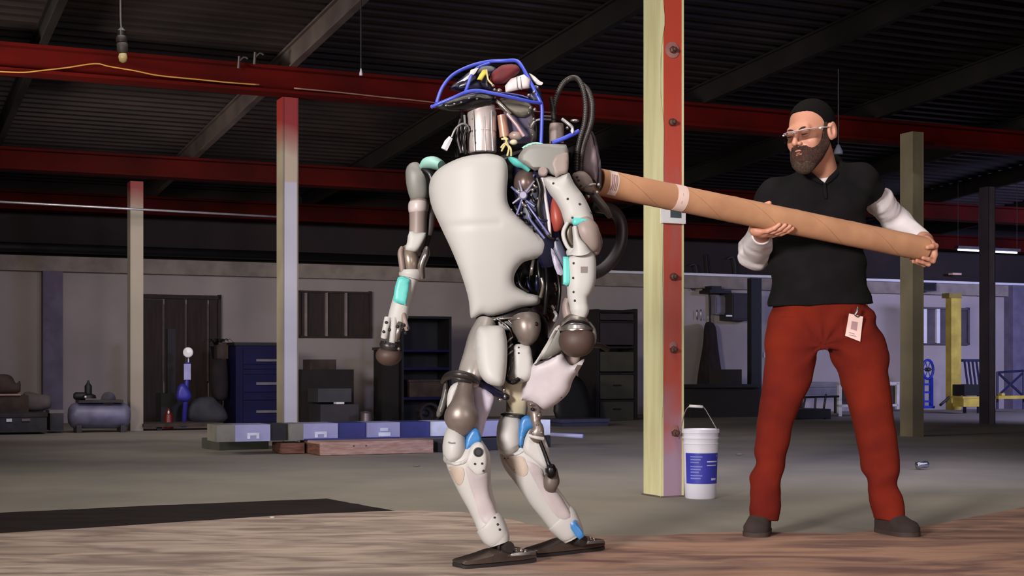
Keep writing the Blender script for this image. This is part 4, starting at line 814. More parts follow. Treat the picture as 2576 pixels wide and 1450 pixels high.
obj('pivot', bm_lathe(NB(), PX(1203, 1138, surfY([ear])(1203, 1138, 4.76)), (0, -1, 0), [(.004, -.01), (.0155, -.01), (.016, .003), (.012, .004), (.010, .001), (.004, .001)], 18), M_hole, ear, smooth=True, ang=40)
srfR = surfY([shin, kn])
plate('knee_rim', M_rw, [(1117, 1145), (1125, 1158), (1145, 1164), (1165, 1158), (1178, 1148), (1180, 1156), (1165, 1168), (1145, 1172), (1124, 1168), (1115, 1158)], lambda x, y: (srfR(x, y, 4.80) - .004), legR, .012, .003, 4, 5, 2)
M_lil = mat('shin_lilac', (188, 176, 177), .5, spec=.35); M_tan = mat('tan_panel', (184, 166, 152), .55)
sfR = surfY([shin])
plate('shin_panel', M_lil, [(1172, 1172), (1200, 1196), (1222, 1188), (1231, 1200), (1230, 1235), (1242, 1270), (1253, 1300), (1246, 1318), (1226, 1320), (1210, 1308), (1196, 1262), (1180, 1215)], lambda x, y: sfR(x, y, 4.80) - .0035, legR, .012, .003, 6, 6, 3)
plate('tan_patch', M_tan, [(1128, 1176), (1160, 1175), (1168, 1190), (1164, 1212), (1154, 1222), (1142, 1208)], lambda x, y: sfR(x, y, 4.80) - .002, legR, .012, .001, 5, 6, 3)
loft('ankle_cuff', M_rw, [(1226, 1312, 4.81, 34, .046), (1231, 1318, 4.81, 38, .050), (1242, 1340, 4.81, 37, .048), (1250, 1354, 4.81, 33, .044), (1255, 1362, 4.81, 28, .038)], legR, 24, n=2.4)
tubepx('knee_slot', M_grey, [(1128, 1113, 4.752), (1136, 1116, 4.748), (1145, 1115, 4.748)], .0025, kn, smooth=2)
cuffR = [o for o in legR.children if o.name.startswith('ankle_cuff')]
bolts('bolt', M_hole, [shin, ear] + cuffR, [(1195, 1168), (1213, 1167), (1216, 1185), (1214, 1298), (1244, 1303), (1252, 1320), (1257, 1333)], shin, 3.2)

# other leg (behind)
legL = empty('leg', PX(1380, 950, 5.0), parent=RB)
def Yt2(px, py): return 4.93 + 1.3 * ((px - 1390) / 730.0) ** 2 + 0.06 * (py - 930) / 100.0
loft('thigh_core', M_core, [(1390, 850, 5.06, 32, .05), (1395, 900, 5.06, 42, .055), (1375, 960, 5.07, 44, .055), (1340, 1010, 5.08, 28, .045)], legL, 18)
th2 = plate('thigh_plate', mat('thigh_lilac_white', (202, 193, 197), 0.5, spec=.3), [(1341, 916), (1375, 905), (1402, 888), (1412, 884), (1425, 908), (1440, 920), (1470, 903), (1458, 930), (1441, 958), (1432, 985), (1416, 1004), (1392, 1022), (1368, 1033), (1345, 1022), (1320, 1008), (1309, 1012), (1310, 985), (1322, 950)], Yt2, legL, .04, .035, 30, 9, 3)
plate('thigh_guard', M_rg, [(1355, 905), (1382, 860), (1398, 830), (1412, 820), (1424, 822), (1416, 850), (1420, 872), (1408, 886), (1385, 898)], lambda x, y: Yt2(x, y) - .03, legL, .03, .015, 20, 8, 2)
plate('guard_edge', M_rw, [(1350, 905), (1376, 862), (1394, 828), (1408, 818), (1402, 832), (1386, 862), (1360, 905), (1342, 918)], lambda x, y: Yt2(x, y) - .04, legL, .03, .006, 5, 6, 2)
loft('hip_link', M_rg2, [(1425, 880, 4.99, 12, .03), (1438, 905, 4.99, 22, .03), (1445, 918, 4.99, 14, .02)], legL, 14)
loft('knee_link', mat('khaki_grey', (128, 118, 106), .4, .3), [(1296, 985, 5.05, 22, .03), (1290, 1020, 5.05, 17, .03), (1288, 1045, 5.04, 16, .03)], legL, 16, n=3)
loft('knee_band', M_core, [(1274, 1044, 5.02, 5, .03), (1292, 1046, 5.0, 6, .035), (1310, 1046, 5.01, 5, .03)], legL, 10)
sh2 = loft('shin', M_rw, [(1296, 1090, 5.06, 44, .03), (1312, 1130, 5.04, 58, .055), (1326, 1165, 5.03, 57, .06), (1342, 1205, 5.03, 44, .055), (1366, 1245, 5.04, 41, .05), (1392, 1280, 5.05, 39, .046), (1415, 1312, 5.06, 38, .045), (1434, 1338, 5.07, 33, .042), (1444, 1354, 5.07, 26, .036)], legL, 26, n=2.4)
kn2 = loft('knee_cap', M_rw, [(1290, 1048, 5.05, 24, .03), (1284, 1070, 5.02, 32, .045), (1280, 1100, 5.0, 31, .055), (1284, 1125, 5.0, 30, .05), (1292, 1138, 5.0, 20, .03)], legL, 20)
plate('knee_side', M_rb, [(1312, 1052), (1330, 1046), (1352, 1052), (1346, 1075), (1330, 1082), (1318, 1105), (1314, 1128), (1304, 1118), (1306, 1080)], 4.97, legL, .06, .008, 8, 6, 2)
plate('knee_lobe', M_rw, [(1318, 1110), (1328, 1085), (1342, 1076), (1358, 1082), (1374, 1110), (1382, 1140), (1378, 1180), (1355, 1170), (1330, 1150), (1316, 1135)], 4.975, legL, .05, .012, 14, 7, 3)
srfL = surfY([sh2, kn2])
plate('knee_rim', M_rw, [(1252, 1122), (1262, 1134), (1284, 1139), (1306, 1134), (1318, 1124), (1318, 1134), (1305, 1144), (1282, 1148), (1258, 1142)], lambda x, y: (srfL(x, y, 5.0) - .004), legL, .012, .003, 4, 5, 2)
mech = loft('knee_mechanism', M_bronze, [(1335, 1012, 4.99, 10, .02), (1346, 1040, 4.96, 16, .025), (1348, 1062, 4.95, 12, .02), (1354, 1078, 4.94, 14, .02), (1350, 1094, 4.94, 20, .02), (1352, 1108, 4.95, 12, .015)], legL, 12)
for (x, y, r) in ((1340, 1030, 6), (1356, 1046, 7), (1342, 1090, 7), (1362, 1088, 6), (1352, 1070, 5), (1335, 1018, 5)): ell('fitting', M_metal if (x + y) % 3 else M_core, x, y, 4.93, r, r * .8, .01, mech, 10)
tubepx('bracket', M_rw, [(1332, 1096, 4.935), (1350, 1101, 4.925), (1366, 1104, 4.935)], .007, mech)
loft('ankle_piston', M_core, [(1354, 1100, 4.95, 5, .008), (1368, 1135, 4.95, 5, .008), (1380, 1168, 4.95, 6, .01), (1384, 1176, 4.95, 13, .02), (1386, 1192, 4.95, 14, .02), (1380, 1202, 4.95, 6, .01)], legL, 14)
loft('calf_bulb', mat('taupe_rubber', (96, 84, 78), .5), [(1394, 1180, 5.0, 8, .02), (1388, 1202, 4.99, 20, .03), (1386, 1222, 4.99, 20, .03), (1392, 1236, 5.0, 8, .01)], legL, 16)
sfL = surfY([sh2])
plate('shin_panel', M_lil, [(1326, 1160), (1360, 1178), (1370, 1205), (1380, 1236), (1402, 1238), (1424, 1272), (1438, 1300), (1420, 1308), (1398, 1298), (1372, 1258), (1348, 1215), (1332, 1185)], lambda x, y: sfL(x, y, 5.02) - .0035, legL, .012, .003, 6, 6, 3)
plate('tan_patch', M_tan, [(1272, 1152), (1312, 1148), (1324, 1166), (1328, 1188), (1316, 1200), (1296, 1190), (1280, 1172)], lambda x, y: sfL(x, y, 5.02) - .002, legL, .012, .001, 5, 6, 3)
loft('ankle_cuff', M_rw, [(1406, 1300, 5.06, 38, .046), (1412, 1306, 5.06, 42, .050), (1428, 1328, 5.065, 37, .047), (1440, 1344, 5.07, 31, .042), (1446, 1354, 5.07, 25, .036)], legL, 24, n=2.4)
bp = plate('ankle_patch', M_rb, [(1434, 1318), (1446, 1308), (1452, 1318), (1466, 1338), (1470, 1350), (1458, 1358), (1448, 1350), (1436, 1330)], lambda x, y: 5.012, legL, .02, .004, 5, 6, 1)
bolts('bolt', M_hole, [sh2], [(1270, 1154), (1279, 1154), (1295, 1182), (1303, 1181), (1411, 1272), (1422, 1288), (1431, 1302)], sh2, 2.4)
bolts('bolt', M_hole, [th2], [(1412, 1000)], th2, 2.4)

def foot(name, toe, heel, ank, leg):
    """toe/heel: ground points, ank: (px,py,Y) joint centre"""
    d = (heel - toe); L_ = d.length; d.normalize(); s = Vector((-d.y, d.x, 0)); z0 = .014
    f = empty('foot', (toe + heel) / 2, parent=leg) if False else None
    prof = [(0.0, .032, .004, .022), (.03, .041, .0, .027), (.12, .046, 0, .031), (.30, .047, 0, .041), (.46, .045, 0, .052), (.62, .040, 0, .050), (.80, .037, 0, .042), (1.0, .030, .003, .038)]
    def ring(t, w_, zb, zt_, sole):
        c = toe + d * (L_ * t); o = []
        zt2 = zb + .014 if sole else zt_
        zb2 = zb if sole else zb + .0141
        for a, h in ((-1, 0), (-1, .7), (-.75, 1), (.0, 1.06 if not sole else 1), (.75, 1), (1, .7), (1, 0)):
            o.append(c + s * (a * w_) + Vector((0, 0, z0 + zb2 + (zt2 - zb2) * h)))
        return o
    pr = [tuple(x) for x in catmull(prof, 3)]
    fo = obj('foot', bm_rings(NB(), [ring(*q, False) for q in pr]), M_foot, leg, smooth=True, ang=50)
    obj('sole', bm_rings(NB(), [ring(*q, True) for q in pr]), M_sole, fo, smooth=True, ang=50)
    a = PX(*ank); top = toe + d * (L_ * .66) + Vector((0, 0, .072))
    for sg in (-1, 1):
        obj('ankle_bracket', bm_tube(NB(), [a + s * (.026 * sg), (a + top) / 2 + s * (.032 * sg), top + s * (.028 * sg) - Vector((0, 0, .015))], [.011, .010, .010], 8, 3), M_metal, fo, smooth=True)
    obj('ankle_joint', bm_tube(NB(), [a + Vector((0, 0, .03)), a, top], [.022, .020, .020], 12, 3), M_core, fo, smooth=True)
    obj('ankle_pin', bm_lathe(NB(), a + s * -.052 + Vector((0, 0, .0)), s, [(.002, 0), (.018, 0), (.02, .006), (.02, .098), (.018, .104), (.002, .104)], 14), M_dark, fo, smooth=True, ang=40)
    for t_, h_, sd_ in ((.56, .062, -.03), (.62, .070, -.034), (.78, .060, -.034), (.84, .054, -.03), (.70, .062, -.038)):
        obj('fitting', bm_ell(NB(), toe + d * (L_ * t_) + s * sd_ + Vector((0, 0, h_)), .009, .009, .008, seg=8), M_metal if t_ != .62 else M_dark, fo, smooth=True)
    obj('link_rod', bm_tube(NB(), [a + d * -.03 - s * .03 + Vector((0, 0, .012)), toe + d * (L_ * .50) - s * .026 + Vector((0, 0, .058))], .006, 8, 1), M_dark, fo, smooth=True)
    obj('cross_block', bm_box(NB(), toe + d * (L_ * .70) + Vector((0, 0, .060)), .05, .072, .016, d, s, Vector((0, 0, 1))), M_metal, fo, bevel=.003)
    obj('heel_strip', bm_tube(NB(), [toe + d * (L_ * .62) - s * .044 + Vector((0, 0, .05)), toe + d * (L_ * .97) - s * .033 + Vector((0, 0, .046))], .006, 8, 1), M_wire, fo, smooth=True)
    return fo
toeR, heelR = G(1150, 1440), G(1338, 1424); toeL, heelL = G(1330, 1411), G(1508, 1393)
foot('foot', toeR, heelR, (1262, 1374, 4.83), legR)
foot('foot', toeL, heelL, (1444, 1358, 5.10), legL)

# --- left-of-picture arm (robot's right), further away
armR = empty('arm', PX(1050, 450, 5.12), parent=RB)
ya = 5.12
tc = loft('shoulder_cap', M_teal2, [(1064, 420, 5.1, 8, .02), (1078, 412, 5.08, 14, .04), (1095, 411, 5.06, 16, .05), (1112, 418, 5.05, 12, .04)], armR, 14)
loft('shoulder_link', M_core, [(1072, 432, 5.1, 18, .04), (1086, 445, 5.09, 18, .04), (1092, 480, 5.09, 14, .04)], armR, 12)
loft('shoulder_housing', M_rg, [(1060, 418, ya, 14, .03), (1052, 430, ya, 29, .055), (1050, 452, ya, 29, .06), (1053, 480, ya, 27, .055), (1055, 500, ya, 22, .045), (1056, 508, ya, 12, .03)], armR, 20, n=2.8)
ua = loft('upper_arm', M_rg2, [(1056, 500, ya, 22, .04), (1053, 520, ya, 24, .045), (1052, 555, ya, 22, .042), (1051, 590, ya, 22, .04), (1046, 620, ya, 20, .036), (1040, 640, ya, 15, .03)], armR, 20)
loft('arm_collar', mat('collar_pinkwhite', (200, 186, 184), .4), [(1053, 508, ya, 24, .046), (1053, 516, ya, 26, .05), (1052, 530, ya, 25, .049), (1052, 536, ya, 22, .044)], ua, 20)
plate('arm_plate', M_rw, [(1030, 582), (1050, 586), (1072, 586), (1068, 602), (1056, 622), (1044, 634), (1020, 630), (1024, 610)], lambda x, y: 5.06, ua, .03, .012, 12, 6, 2)
tubepx('arm_inner', mat('arm_inner', (70, 60, 60), .5), [(1078, 470, 5.13), (1082, 520, 5.14), (1082, 570, 5.14), (1074, 610, 5.13), (1066, 640, 5.12)], [.014, .016, .015, .012, .01], armR)
cl = loft('elbow_drum', mat('drum_taupe', (146, 132, 120), .35, .5), [(1022, 625, ya - .02, 14, .03), (1031, 650, ya - .03, 22, .045), (1034, 675, ya - .03, 20, .04), (1036, 690, ya - .02, 14, .03)], armR, 20)
for x0, x1, w_ in ((1008, 1014, 8), (1071, 1062, 10)):
    loft('clevis_arm', M_metal if x0 > 1050 else M_rg2, [(x0 + 2, 628, ya - .05, w_ * .7, .018), (x0, 640, ya - .06, w_, .024), (x1 - 2, 670, ya - .06, w_, .024), (x1, 700, ya - .05, w_ * .8, .02)], armR, 14)
loft('wrist_collar', M_rw, [(1033, 680, ya - .04, 27, .05), (1033, 690, ya - .04, 30, .055), (1031, 700, ya - .04, 28, .05)], armR, 20)
fa = loft('forearm', M_rw, [(1030, 698, ya - .03, 24, .045), (1020, 730, ya - .03, 24, .045), (1009, 765, ya - .03, 24, .042), (1002, 795, ya - .03, 25, .04), (996, 815, ya - .03, 22, .036), (992, 835, ya - .03, 16, .03)], armR, 20, n=2.5)
plate('teal_pad', M_teal, [(1001, 698), (1026, 700), (1030, 712), (1022, 764), (1014, 766), (992, 760), (990, 745)], lambda x, y: ya - .085, fa, .02, .006, 8, 6, 2)
hd = empty('hand', PX(985, 850, ya - .03), parent=armR)
for (x0, y0, x1, y1, r, m) in ((975, 800, 966, 850, .012, M_rw), (992, 800, 986, 868, .011, M_rw), (1006, 812, 996, 858, .010, M_metal), (1014, 790, 1024, 830, .009, M_rg2)):
    tubepx('link', m, [(x0, y0, ya - .06), ((x0 + x1) / 2, (y0 + y1) / 2, ya - .07), (x1, y1, ya - .06)], r, hd)
for (x, y) in ((972, 812), (980, 830), (1000, 822), (1016, 818), (1028, 826), (1010, 832), (968, 862), (980, 868), (992, 872), (1003, 878), (1004, 858), (1020, 838), (966, 835)): ell('bolt_head', M_metal if (x % 2) else M_hole, x, y, ya - .075, 4.5, 4.5, .01, hd, 8)
loft('wrist_plate', M_dark, [(982, 862, ya - .05, 24, .03), (980, 872, ya - .05, 26, .034), (978, 882, ya - .05, 20, .03)], hd, 14)
ell('ball', M_ball, 978, 895, ya - .03, 33, 26, .05, hd, 24)

# --- right-of-picture arm (robot's left), nearer
armL = empty('arm', PX(1420, 450, 4.84), parent=RB); yb = 4.84
loft('teal_joint', M_teal, [(1288, 404, 4.92, 6, .02), (1300, 410, 4.9, 10, .03), (1318, 418, 4.9, 8, .02), (1332, 430, 4.9, 5, .01)], armL, 12)
plate('shoulder_housing', M_rg, [(1304, 392), (1318, 372), (1340, 362), (1378, 362), (1424, 364), (1430, 380), (1431, 410), (1428, 436), (1412, 440), (1398, 444), (1380, 436), (1362, 426), (1345, 430), (1318, 414), (1303, 402)], lambda x, y: yb + 1.2 * ((x - 1375) / 730.) ** 2, armL, .16, .016, 9, 7, 1)
plate('shoulder_lid', M_teal2, [(1312, 372), (1330, 361), (1350, 358), (1368, 362), (1372, 367), (1345, 367), (1325, 373)], yb + .01, armL, .1, .01, 6, 5, 2)
plate('housing_cheek', M_rg2, [(1388, 400), (1400, 388), (1428, 384), (1430, 410), (1428, 434), (1410, 440), (1398, 446), (1386, 420)], yb - .010, armL, .04, .008, 8, 6, 2)
obj('pivot', bm_lathe(NB(), PX(1366, 432, yb - .02), (0, -1, 0), [(.002, -.03), (.016, -.03), (.016, .008), (.012, .012), (.002, .012)], 16), M_rg2, armL, smooth=True, ang=40)
ua2 = plate('upper_arm', M_rw, [(1366, 450), (1378, 442), (1400, 446), (1428, 434), (1436, 444), (1446, 464), (1466, 490), (1482, 520), (1492, 548), (1494, 572), (1476, 582), (1440, 566), (1424, 574), (1418, 556), (1410, 530), (1396, 505), (1380, 484)], lambda x, y: yb + 1.6 * ((x - (1400 + (y - 440) * .45)) / 730.) ** 2, armL, .08, .045, 32, 8, 3)
bolts('bolt', M_hole, [ua2], [(1392, 462), (1428, 501), (1458, 514), (1486, 536), (1440, 548), (1488, 574)], ua2, 3.2)
plate('teal_band', M_teal, [(1443, 548), (1474, 551), (1478, 558), (1466, 562), (1450, 568), (1440, 564)], lambda x, y: yb - .055, ua2, .03, .006, 5, 5, 2)
loft('elbow_housing', M_rg2, [(1462, 556, yb - .01, 22, .04), (1472, 580, yb - .015, 34, .055), (1484, 608, yb - .01, 28, .05), (1494, 630, yb, 18, .03), (1498, 642, yb, 8, .015)], armL, 20)
loft('elbow_flank', M_metal, [(1494, 578, yb + .01, 12, .03), (1504, 610, yb + .01, 12, .03), (1500, 638, yb + .01, 7, .02)], armL, 14)
loft('elbow_liner', mat('liner_khaki', (112, 104, 90), .4, .3), [(1432, 570, yb + .01, 12, .03), (1430, 595, yb + .01, 13, .03), (1440, 618, yb + .01, 9, .02)], armL, 14)
tubepx('elbow_rim', M_rw, [(1428, 560, yb - .03), (1418, 580, yb - .03), (1418, 598, yb - .03), (1426, 618, yb - .03), (1436, 630, yb - .03)], .007, armL)
loft('elbow_neck', M_rw, [(1446, 572, yb - .05, 7, .02), (1450, 600, yb - .055, 9, .025), (1458, 622, yb - .055, 18, .03), (1460, 634, yb - .05, 26, .04)], armL, 16)
loft('forearm_collar', M_rw, [(1458, 626, yb - .01, 30, .045), (1458, 634, yb - .01, 34, .05), (1458, 644, yb - .01, 32, .048)], armL, 22)
fa2 = loft('forearm', M_rw, [(1458, 642, yb - .01, 32, .045), (1460, 655, yb - .01, 39, .052), (1462, 700, yb - .01, 37, .052), (1458, 726, yb - .01, 33, .05), (1454, 745, yb - .01, 27, .045), (1456, 766, yb - .01, 24, .042), (1458, 782, yb - .01, 24, .042), (1456, 798, yb - .01, 18, .036)], armL, 24, n=2.6)
plate('teal_side', M_teal, [(1416, 646), (1430, 646), (1436, 656), (1436, 712), (1426, 720), (1416, 716)], lambda x, y: yb - .045 , fa2, .05, .006, 6, 5, 1)
plate('teal_edge', M_teal2, [(1493, 660), (1499, 664), (1498, 700), (1489, 726), (1484, 722), (1490, 696)], lambda x, y: yb - .035, fa2, .04, .004, 4, 5, 1)
fY = surfY([fa2])
plate('grey_tag', mat('grey_tag', (128, 116, 114), .6), [(1461, 671), (1478, 671), (1478, 687), (1461, 687)], lambda x, y: (fY(x, y, 4.77) or 4.77) - .0015, fa2, .002, 0, 8, 6, 1)
bolts('bolt', M_hole, [fa2], [(1443, 663), (1442, 700), (1443, 735), (1446, 757)], fa2, 3.2, 4.78)
loft('wrist_block', M_rg2, [(1428, 752, yb + .02, 8, .02), (1424, 770, yb + .02, 10, .025), (1430, 795, yb + .02, 14, .03), (1440, 812, yb + .01, 16, .03)], armL, 12)
loft('wrist_cup', M_metal, [(1455, 796, yb - .01, 24, .04), (1452, 808, yb - .01, 34, .05), (1450, 822, yb - .01, 43, .058), (1450, 832, yb - .01, 44, .06)], armL, 24)
loft('cup_side', M_rg, [(1478, 812, yb, 6, .03), (1490, 830, yb, 8, .03), (1495, 852, yb, 6, .02), (1494, 866, yb, 3, .01)], armL, 12)
hl = empty('hand', PX(1450, 856, yb - .01), parent=armL)
ell('ball', M_ball, 1451, 858, yb - .02, 46, 42, .064, hl, 32)
loft('ball_ring', M_core, [(1450, 828, yb - .015, 38, .056), (1450, 834, yb - .02, 42, .06)], hl, 28)
loft('ball_collar', M_wire, [(1450, 819, yb - .03, 26, .05), (1450, 828, yb - .03, 28, .052)], hl, 20)
tubepx('stalk', M_dark, [(1492, 868, yb + .1), (1510, 870, yb + .12), (1530, 880, yb + .14)], .01, armL)

# --- neck, sensors and cage
head = empty('head', PX(1230, 260, 5.0), parent=RB)
neck = obj('neck_cylinder', bm_lathe(NB(), PX(1213, 386, 4.97), (-.01, 0, 1), [(.001, 0), (.044, 0), (.049, .004), (.049, .068), (.0475, .069), (.0475, .073), (.05, .074), (.05, .140), (.047, .146), (.047, .162), (.001, .165)], 32), mat('neck_silver', (214, 200, 196), .34, .45, rgb2=(190, 176, 172), scale=9), head, smooth=True, ang=35)
for x in (1190, 1218, 1236): tubepx('neck_rib', M_wire, [(x, 278, 4.925), (x + 1, 326, 4.918), (x + 4, 380, 4.922)], .003, neck, 6, 1)
bolts('bolt', M_hole, [neck], [(1190, 330), (1192, 342), (1196, 360), (1190, 300)], neck, 3.2)
tubepx('cable', M_wire, [(1180, 330, 4.93), (1174, 315, 4.92), (1162, 312, 4.91), (1146, 324, 4.9), (1136, 345, 4.9)], .0035, head)
obj('connector', bm_tube(NB(), [PX(1134, 346, 4.9), PX(1126, 358, 4.9), PX(1117, 376, 4.9)], [.008, .0125, .0125], 6, 1), M_white, head)
for pts, m, r in ((((1163, 285, 4.95), (1160, 320, 4.94), (1158, 380, 4.95)), M_core, .008), (((1168, 290, 4.94), (1170, 330, 4.93), (1163, 385, 4.94)), M_wire, .004), (((1153, 335, 4.96), (1150, 365, 4.96), (1152, 395, 4.97)), M_core, .009), (((1158, 300, 4.93), (1150, 340, 4.93), (1160, 385, 4.93)), M_dark, .005), (((1175, 320, 4.92), (1166, 350, 4.92), (1172, 388, 4.93)), M_core, .005)):
    tubepx('cable', m, list(pts), r, head)
obj('sensor_block', bm_box(NB(), PX(1300, 315, 5.03), .09, .08, .14), mat('sensor_plum', (64, 54, 84), .4), head, bevel=.01)
obj('amber_canister', bm_tube(NB(), [PX(1262, 290, 4.96), PX(1270, 345, 4.96)], [.016, .018], 14, 1), mat('canister_tan', (176, 130, 112), .4, .2), head, smooth=True, ang=50)
tubepx('pink_rod', mat('pink_grey_rod', (196, 160, 164), .35, .3), [(1276, 286, 4.92), (1300, 315, 4.915), (1318, 343, 4.92)], .006, head, smooth=1)
ell('gimbal', mat('tan_gimbal', (168, 142, 136), .4, .2), 1297, 342, 4.93, 17, 12, .025, head)
ell('gimbal_cap', mat('cream_cap', (220, 200, 176), .4), 1292, 358, 4.91, 10, 7, .015, head, 12)
M_yw = mat('cream_wire', (214, 200, 140), .5)
for pts in (((1268, 345, 4.91), (1274, 356, 4.90), (1266, 372, 4.9), (1262, 380, 4.91)), ((1272, 345, 4.91), (1276, 362, 4.9), (1285, 375, 4.9), (1286, 392, 4.91)), ((1260, 372, 4.9), (1270, 362, 4.895), (1280, 372, 4.9), (1276, 392, 4.91)), ((1262, 350, 4.91), (1278, 350, 4.9))):
    tubepx('wire', M_yw, list(pts), .0035, head)
obj('sensor_mount', bm_plate(NB(), [(1246, 262), (1262, 246), (1330, 258), (1340, 280), (1318, 296), (1290, 290), (1260, 276)], lambda x, y: 4.98, .05, .015, 12, 7, 2), mat('olive_grey_metal', (116, 108, 98), .35, .5), head, smooth=True, ang=50)
tubepx('brace', M_metal, [(1242, 248, 4.94), (1262, 266, 4.93), (1284, 288, 4.93)], .006, head)
obj('side_plate', bm_plate(NB(), [(1318, 290), (1335, 270), (1348, 300), (1350, 350), (1335, 372), (1320, 345)], lambda x, y: 5.0, .03, .01, 10, 7, 2), mat('mauve_metal', (86, 76, 78), .4, .3), head, smooth=True, ang=50)
for (x, y, r) in ((1334, 272, 5), (1345, 276, 5), (1342, 300, 4), (1336, 320, 4), (1330, 285, 3), (1340, 340, 3)): ell('fitting', M_metal, x, y, 4.96, r, r, .008, head, 8)
tray = obj('sensor_tray', bm_plate(NB(), [(1092, 268), (1108, 258), (1150, 246), (1190, 236), (1238, 238), (1250, 250), (1240, 262), (1212, 272), (1180, 278), (1140, 280), (1112, 276)], lambda x, y: 4.93, .10, .02, 16, 8, 2), M_blk2, head, smooth=True, ang=50)
for (x, y) in ((1160, 258), (1180, 248), (1143, 262), (1122, 266), (1200, 249)): ell('led', M_steel, x, y, 4.907, 4, 2.5, .004, tray, 8)
obj('sensor_drum', bm_plate(NB(), [(1130, 226), (1150, 205), (1185, 178), (1225, 165), (1250, 175), (1240, 210), (1238, 232), (1190, 232)], lambda x, y: 5.0, .10, .03, 20, 8, 3), mat('deep_navy', (22, 20, 44), .3), head, smooth=True, ang=50)
plate('white_flag', mat('flag_white', (222, 214, 210), .5), [(1146, 211), (1164, 200), (1180, 188), (1184, 176), (1205, 170), (1196, 184), (1182, 196), (1168, 204)], 4.92, head, .01, .004, 5, 5, 1)
plate('yellow_tab', mat('yellow_tab', (214, 190, 70), .5), [(1200, 200), (1206, 188), (1214, 176), (1226, 174), (1228, 188), (1220, 190), (1212, 202)], 4.925, head, .015, .004, 5, 5, 1)
tubepx('yellow_wire', M_yw, [(1224, 176, 4.92), (1228, 200, 4.915), (1238, 212, 4.915)], .003, head)
obj('red_shroud', bm_plate(NB(), [(1232, 205), (1236, 185), (1250, 172), (1268, 163), (1298, 163), (1308, 178), (1290, 196), (1268, 210), (1245, 212)], lambda x, y: 4.96, .08, .03, 16, 7, 3), mat('dark_crimson_cloth', (104, 14, 26), .7, rgb2=(76, 10, 20), scale=14), head, smooth=True, ang=60)
wb = obj('white_box', bm_plate(NB(), [(1270, 216), (1285, 198), (1318, 187), (1334, 200), (1332, 222), (1306, 226), (1272, 234)], lambda x, y: 4.95, .07, .012, 10, 7, 1), mat('warm_white_box', (214, 204, 204), .4), head, smooth=True, ang=50)
for x in (1300, 1310): tubepx('seam', M_grey, [(x, 194, 4.94), (x + 2, 226, 4.935)], .0015, wb, 6, 1)
plate('white_ear', mat('ear_white', (220, 214, 212), .4), [(1330, 184), (1345, 192), (1358, 204), (1366, 208), (1362, 214), (1350, 212), (1338, 200)], 4.99, head, .02, .006, 6, 5, 2)
for (x, y, r) in ((1240, 216, 5), (1244, 226, 5), (1256, 228, 7), (1248, 236, 4), (1330, 240, 5), (1344, 232, 5), (1352, 220, 4)): ell('fitting', M_metal, x, y, 4.915, r, r * .8, .008, head, 8)
obj('rear_block', bm_plate(NB(), [(1330, 222), (1350, 214), (1362, 235), (1366, 262), (1340, 256), (1328, 245)], lambda x, y: 5.02, .05, .01, 8, 6, 2), M_navy, head, smooth=True, ang=50)
cg = .0056
tubepx('cage_tube', M_frame, [(1085, 270, 4.86), (1104, 261, 4.85), (1140, 246, 4.84), (1170, 233, 4.84), (1200, 228, 4.84), (1240, 235, 4.85), (1290, 246, 4.88), (1340, 257, 4.92), (1363, 260, 4.95)], cg, head, 10)
tubepx('cage_tube', M_frame, [(1098, 260, 4.87), (1112, 222, 4.95), (1138, 190, 5.0), (1180, 168, 5.04), (1225, 156, 5.06), (1270, 153, 5.05), (1298, 153, 5.02), (1312, 166, 4.99), (1335, 208, 4.96), (1354, 246, 4.95), (1363, 268, 4.95), (1363, 310, 4.95), (1361, 362, 4.95)], cg * 1.15, head, 10)
tubepx('cage_tube', M_frame, [(1169, 236, 4.85), (1178, 212, 4.87), (1186, 190, 4.92), (1200, 172, 4.99), (1230, 160, 5.05)], cg, head, 10)
tubepx('cage_tube', M_frame, [(1086, 268, 4.86), (1100, 268, 4.95), (1120, 262, 5.1), (1200, 236, 5.15), (1300, 240, 5.12), (1360, 262, 5.0)], cg * .9, head, 10)
tubepx('cage_strut', M_wire, [(1362, 300, 4.96), (1345, 305, 4.97), (1334, 322, 4.97)], .004, head)
for y in (292, 300): tubepx('cage_strut', M_wire, [(1362, y, 4.96), (1385, y + 1, 5.0)], .003, head, smooth=1)

# --- backpack and hoses
pack = empty('backpack', PX(1450, 400, 5.15), parent=RB)
loft('pump_can', M_rg2, [(1400, 312, 5.1, 17, .03), (1400, 330, 5.1, 19, .035), (1400, 362, 5.1, 18, .035)], pack, 18, smooth=2)
tubepx('pack_strut', M_frame, [(1388, 360, 5.02), (1420, 348, 5.03), (1456, 330, 5.05)], .008, pack, smooth=2)
tubepx('pack_strut', M_wire, [(1414, 300, 5.05), (1430, 312, 5.04), (1440, 322, 5.04), (1438, 332, 5.04)], .006, pack)
ell('fitting', M_metal, 1446, 304, 5.06, 12, 4, .01, pack, 10)
ell('fitting', M_metal, 1427, 322, 5.04, 4, 4, .008, pack, 8); ell('fitting', M_white, 1440, 330, 5.03, 4, 7, .008, pack, 8)
loft('pack_frame', M_core, [(1420, 380, 5.14, 40, .05), (1440, 440, 5.14, 40, .05), (1440, 500, 5.14, 36, .05), (1430, 600, 5.12, 30, .05), (1418, 690, 5.12, 28, .05)], pack, 18, n=3)
plate('pack_panel', mat('mauve_panel', (130, 112, 118), .45, rgb2=(120, 100, 108)), [(1470, 350), (1484, 330), (1496, 345), (1504, 400), (1508, 455), (1500, 470), (1480, 440), (1462, 430), (1462, 385)], 5.10, pack, .03, .012, 12, 8, 2)
plate('pack_edge', mat('edge_dark', (66, 54, 62), .5), [(1486, 330), (1498, 345), (1510, 400), (1514, 460), (1508, 476), (1500, 470), (1506, 430), (1502, 390)], 5.09, pack, .05, .005, 5, 6, 2)
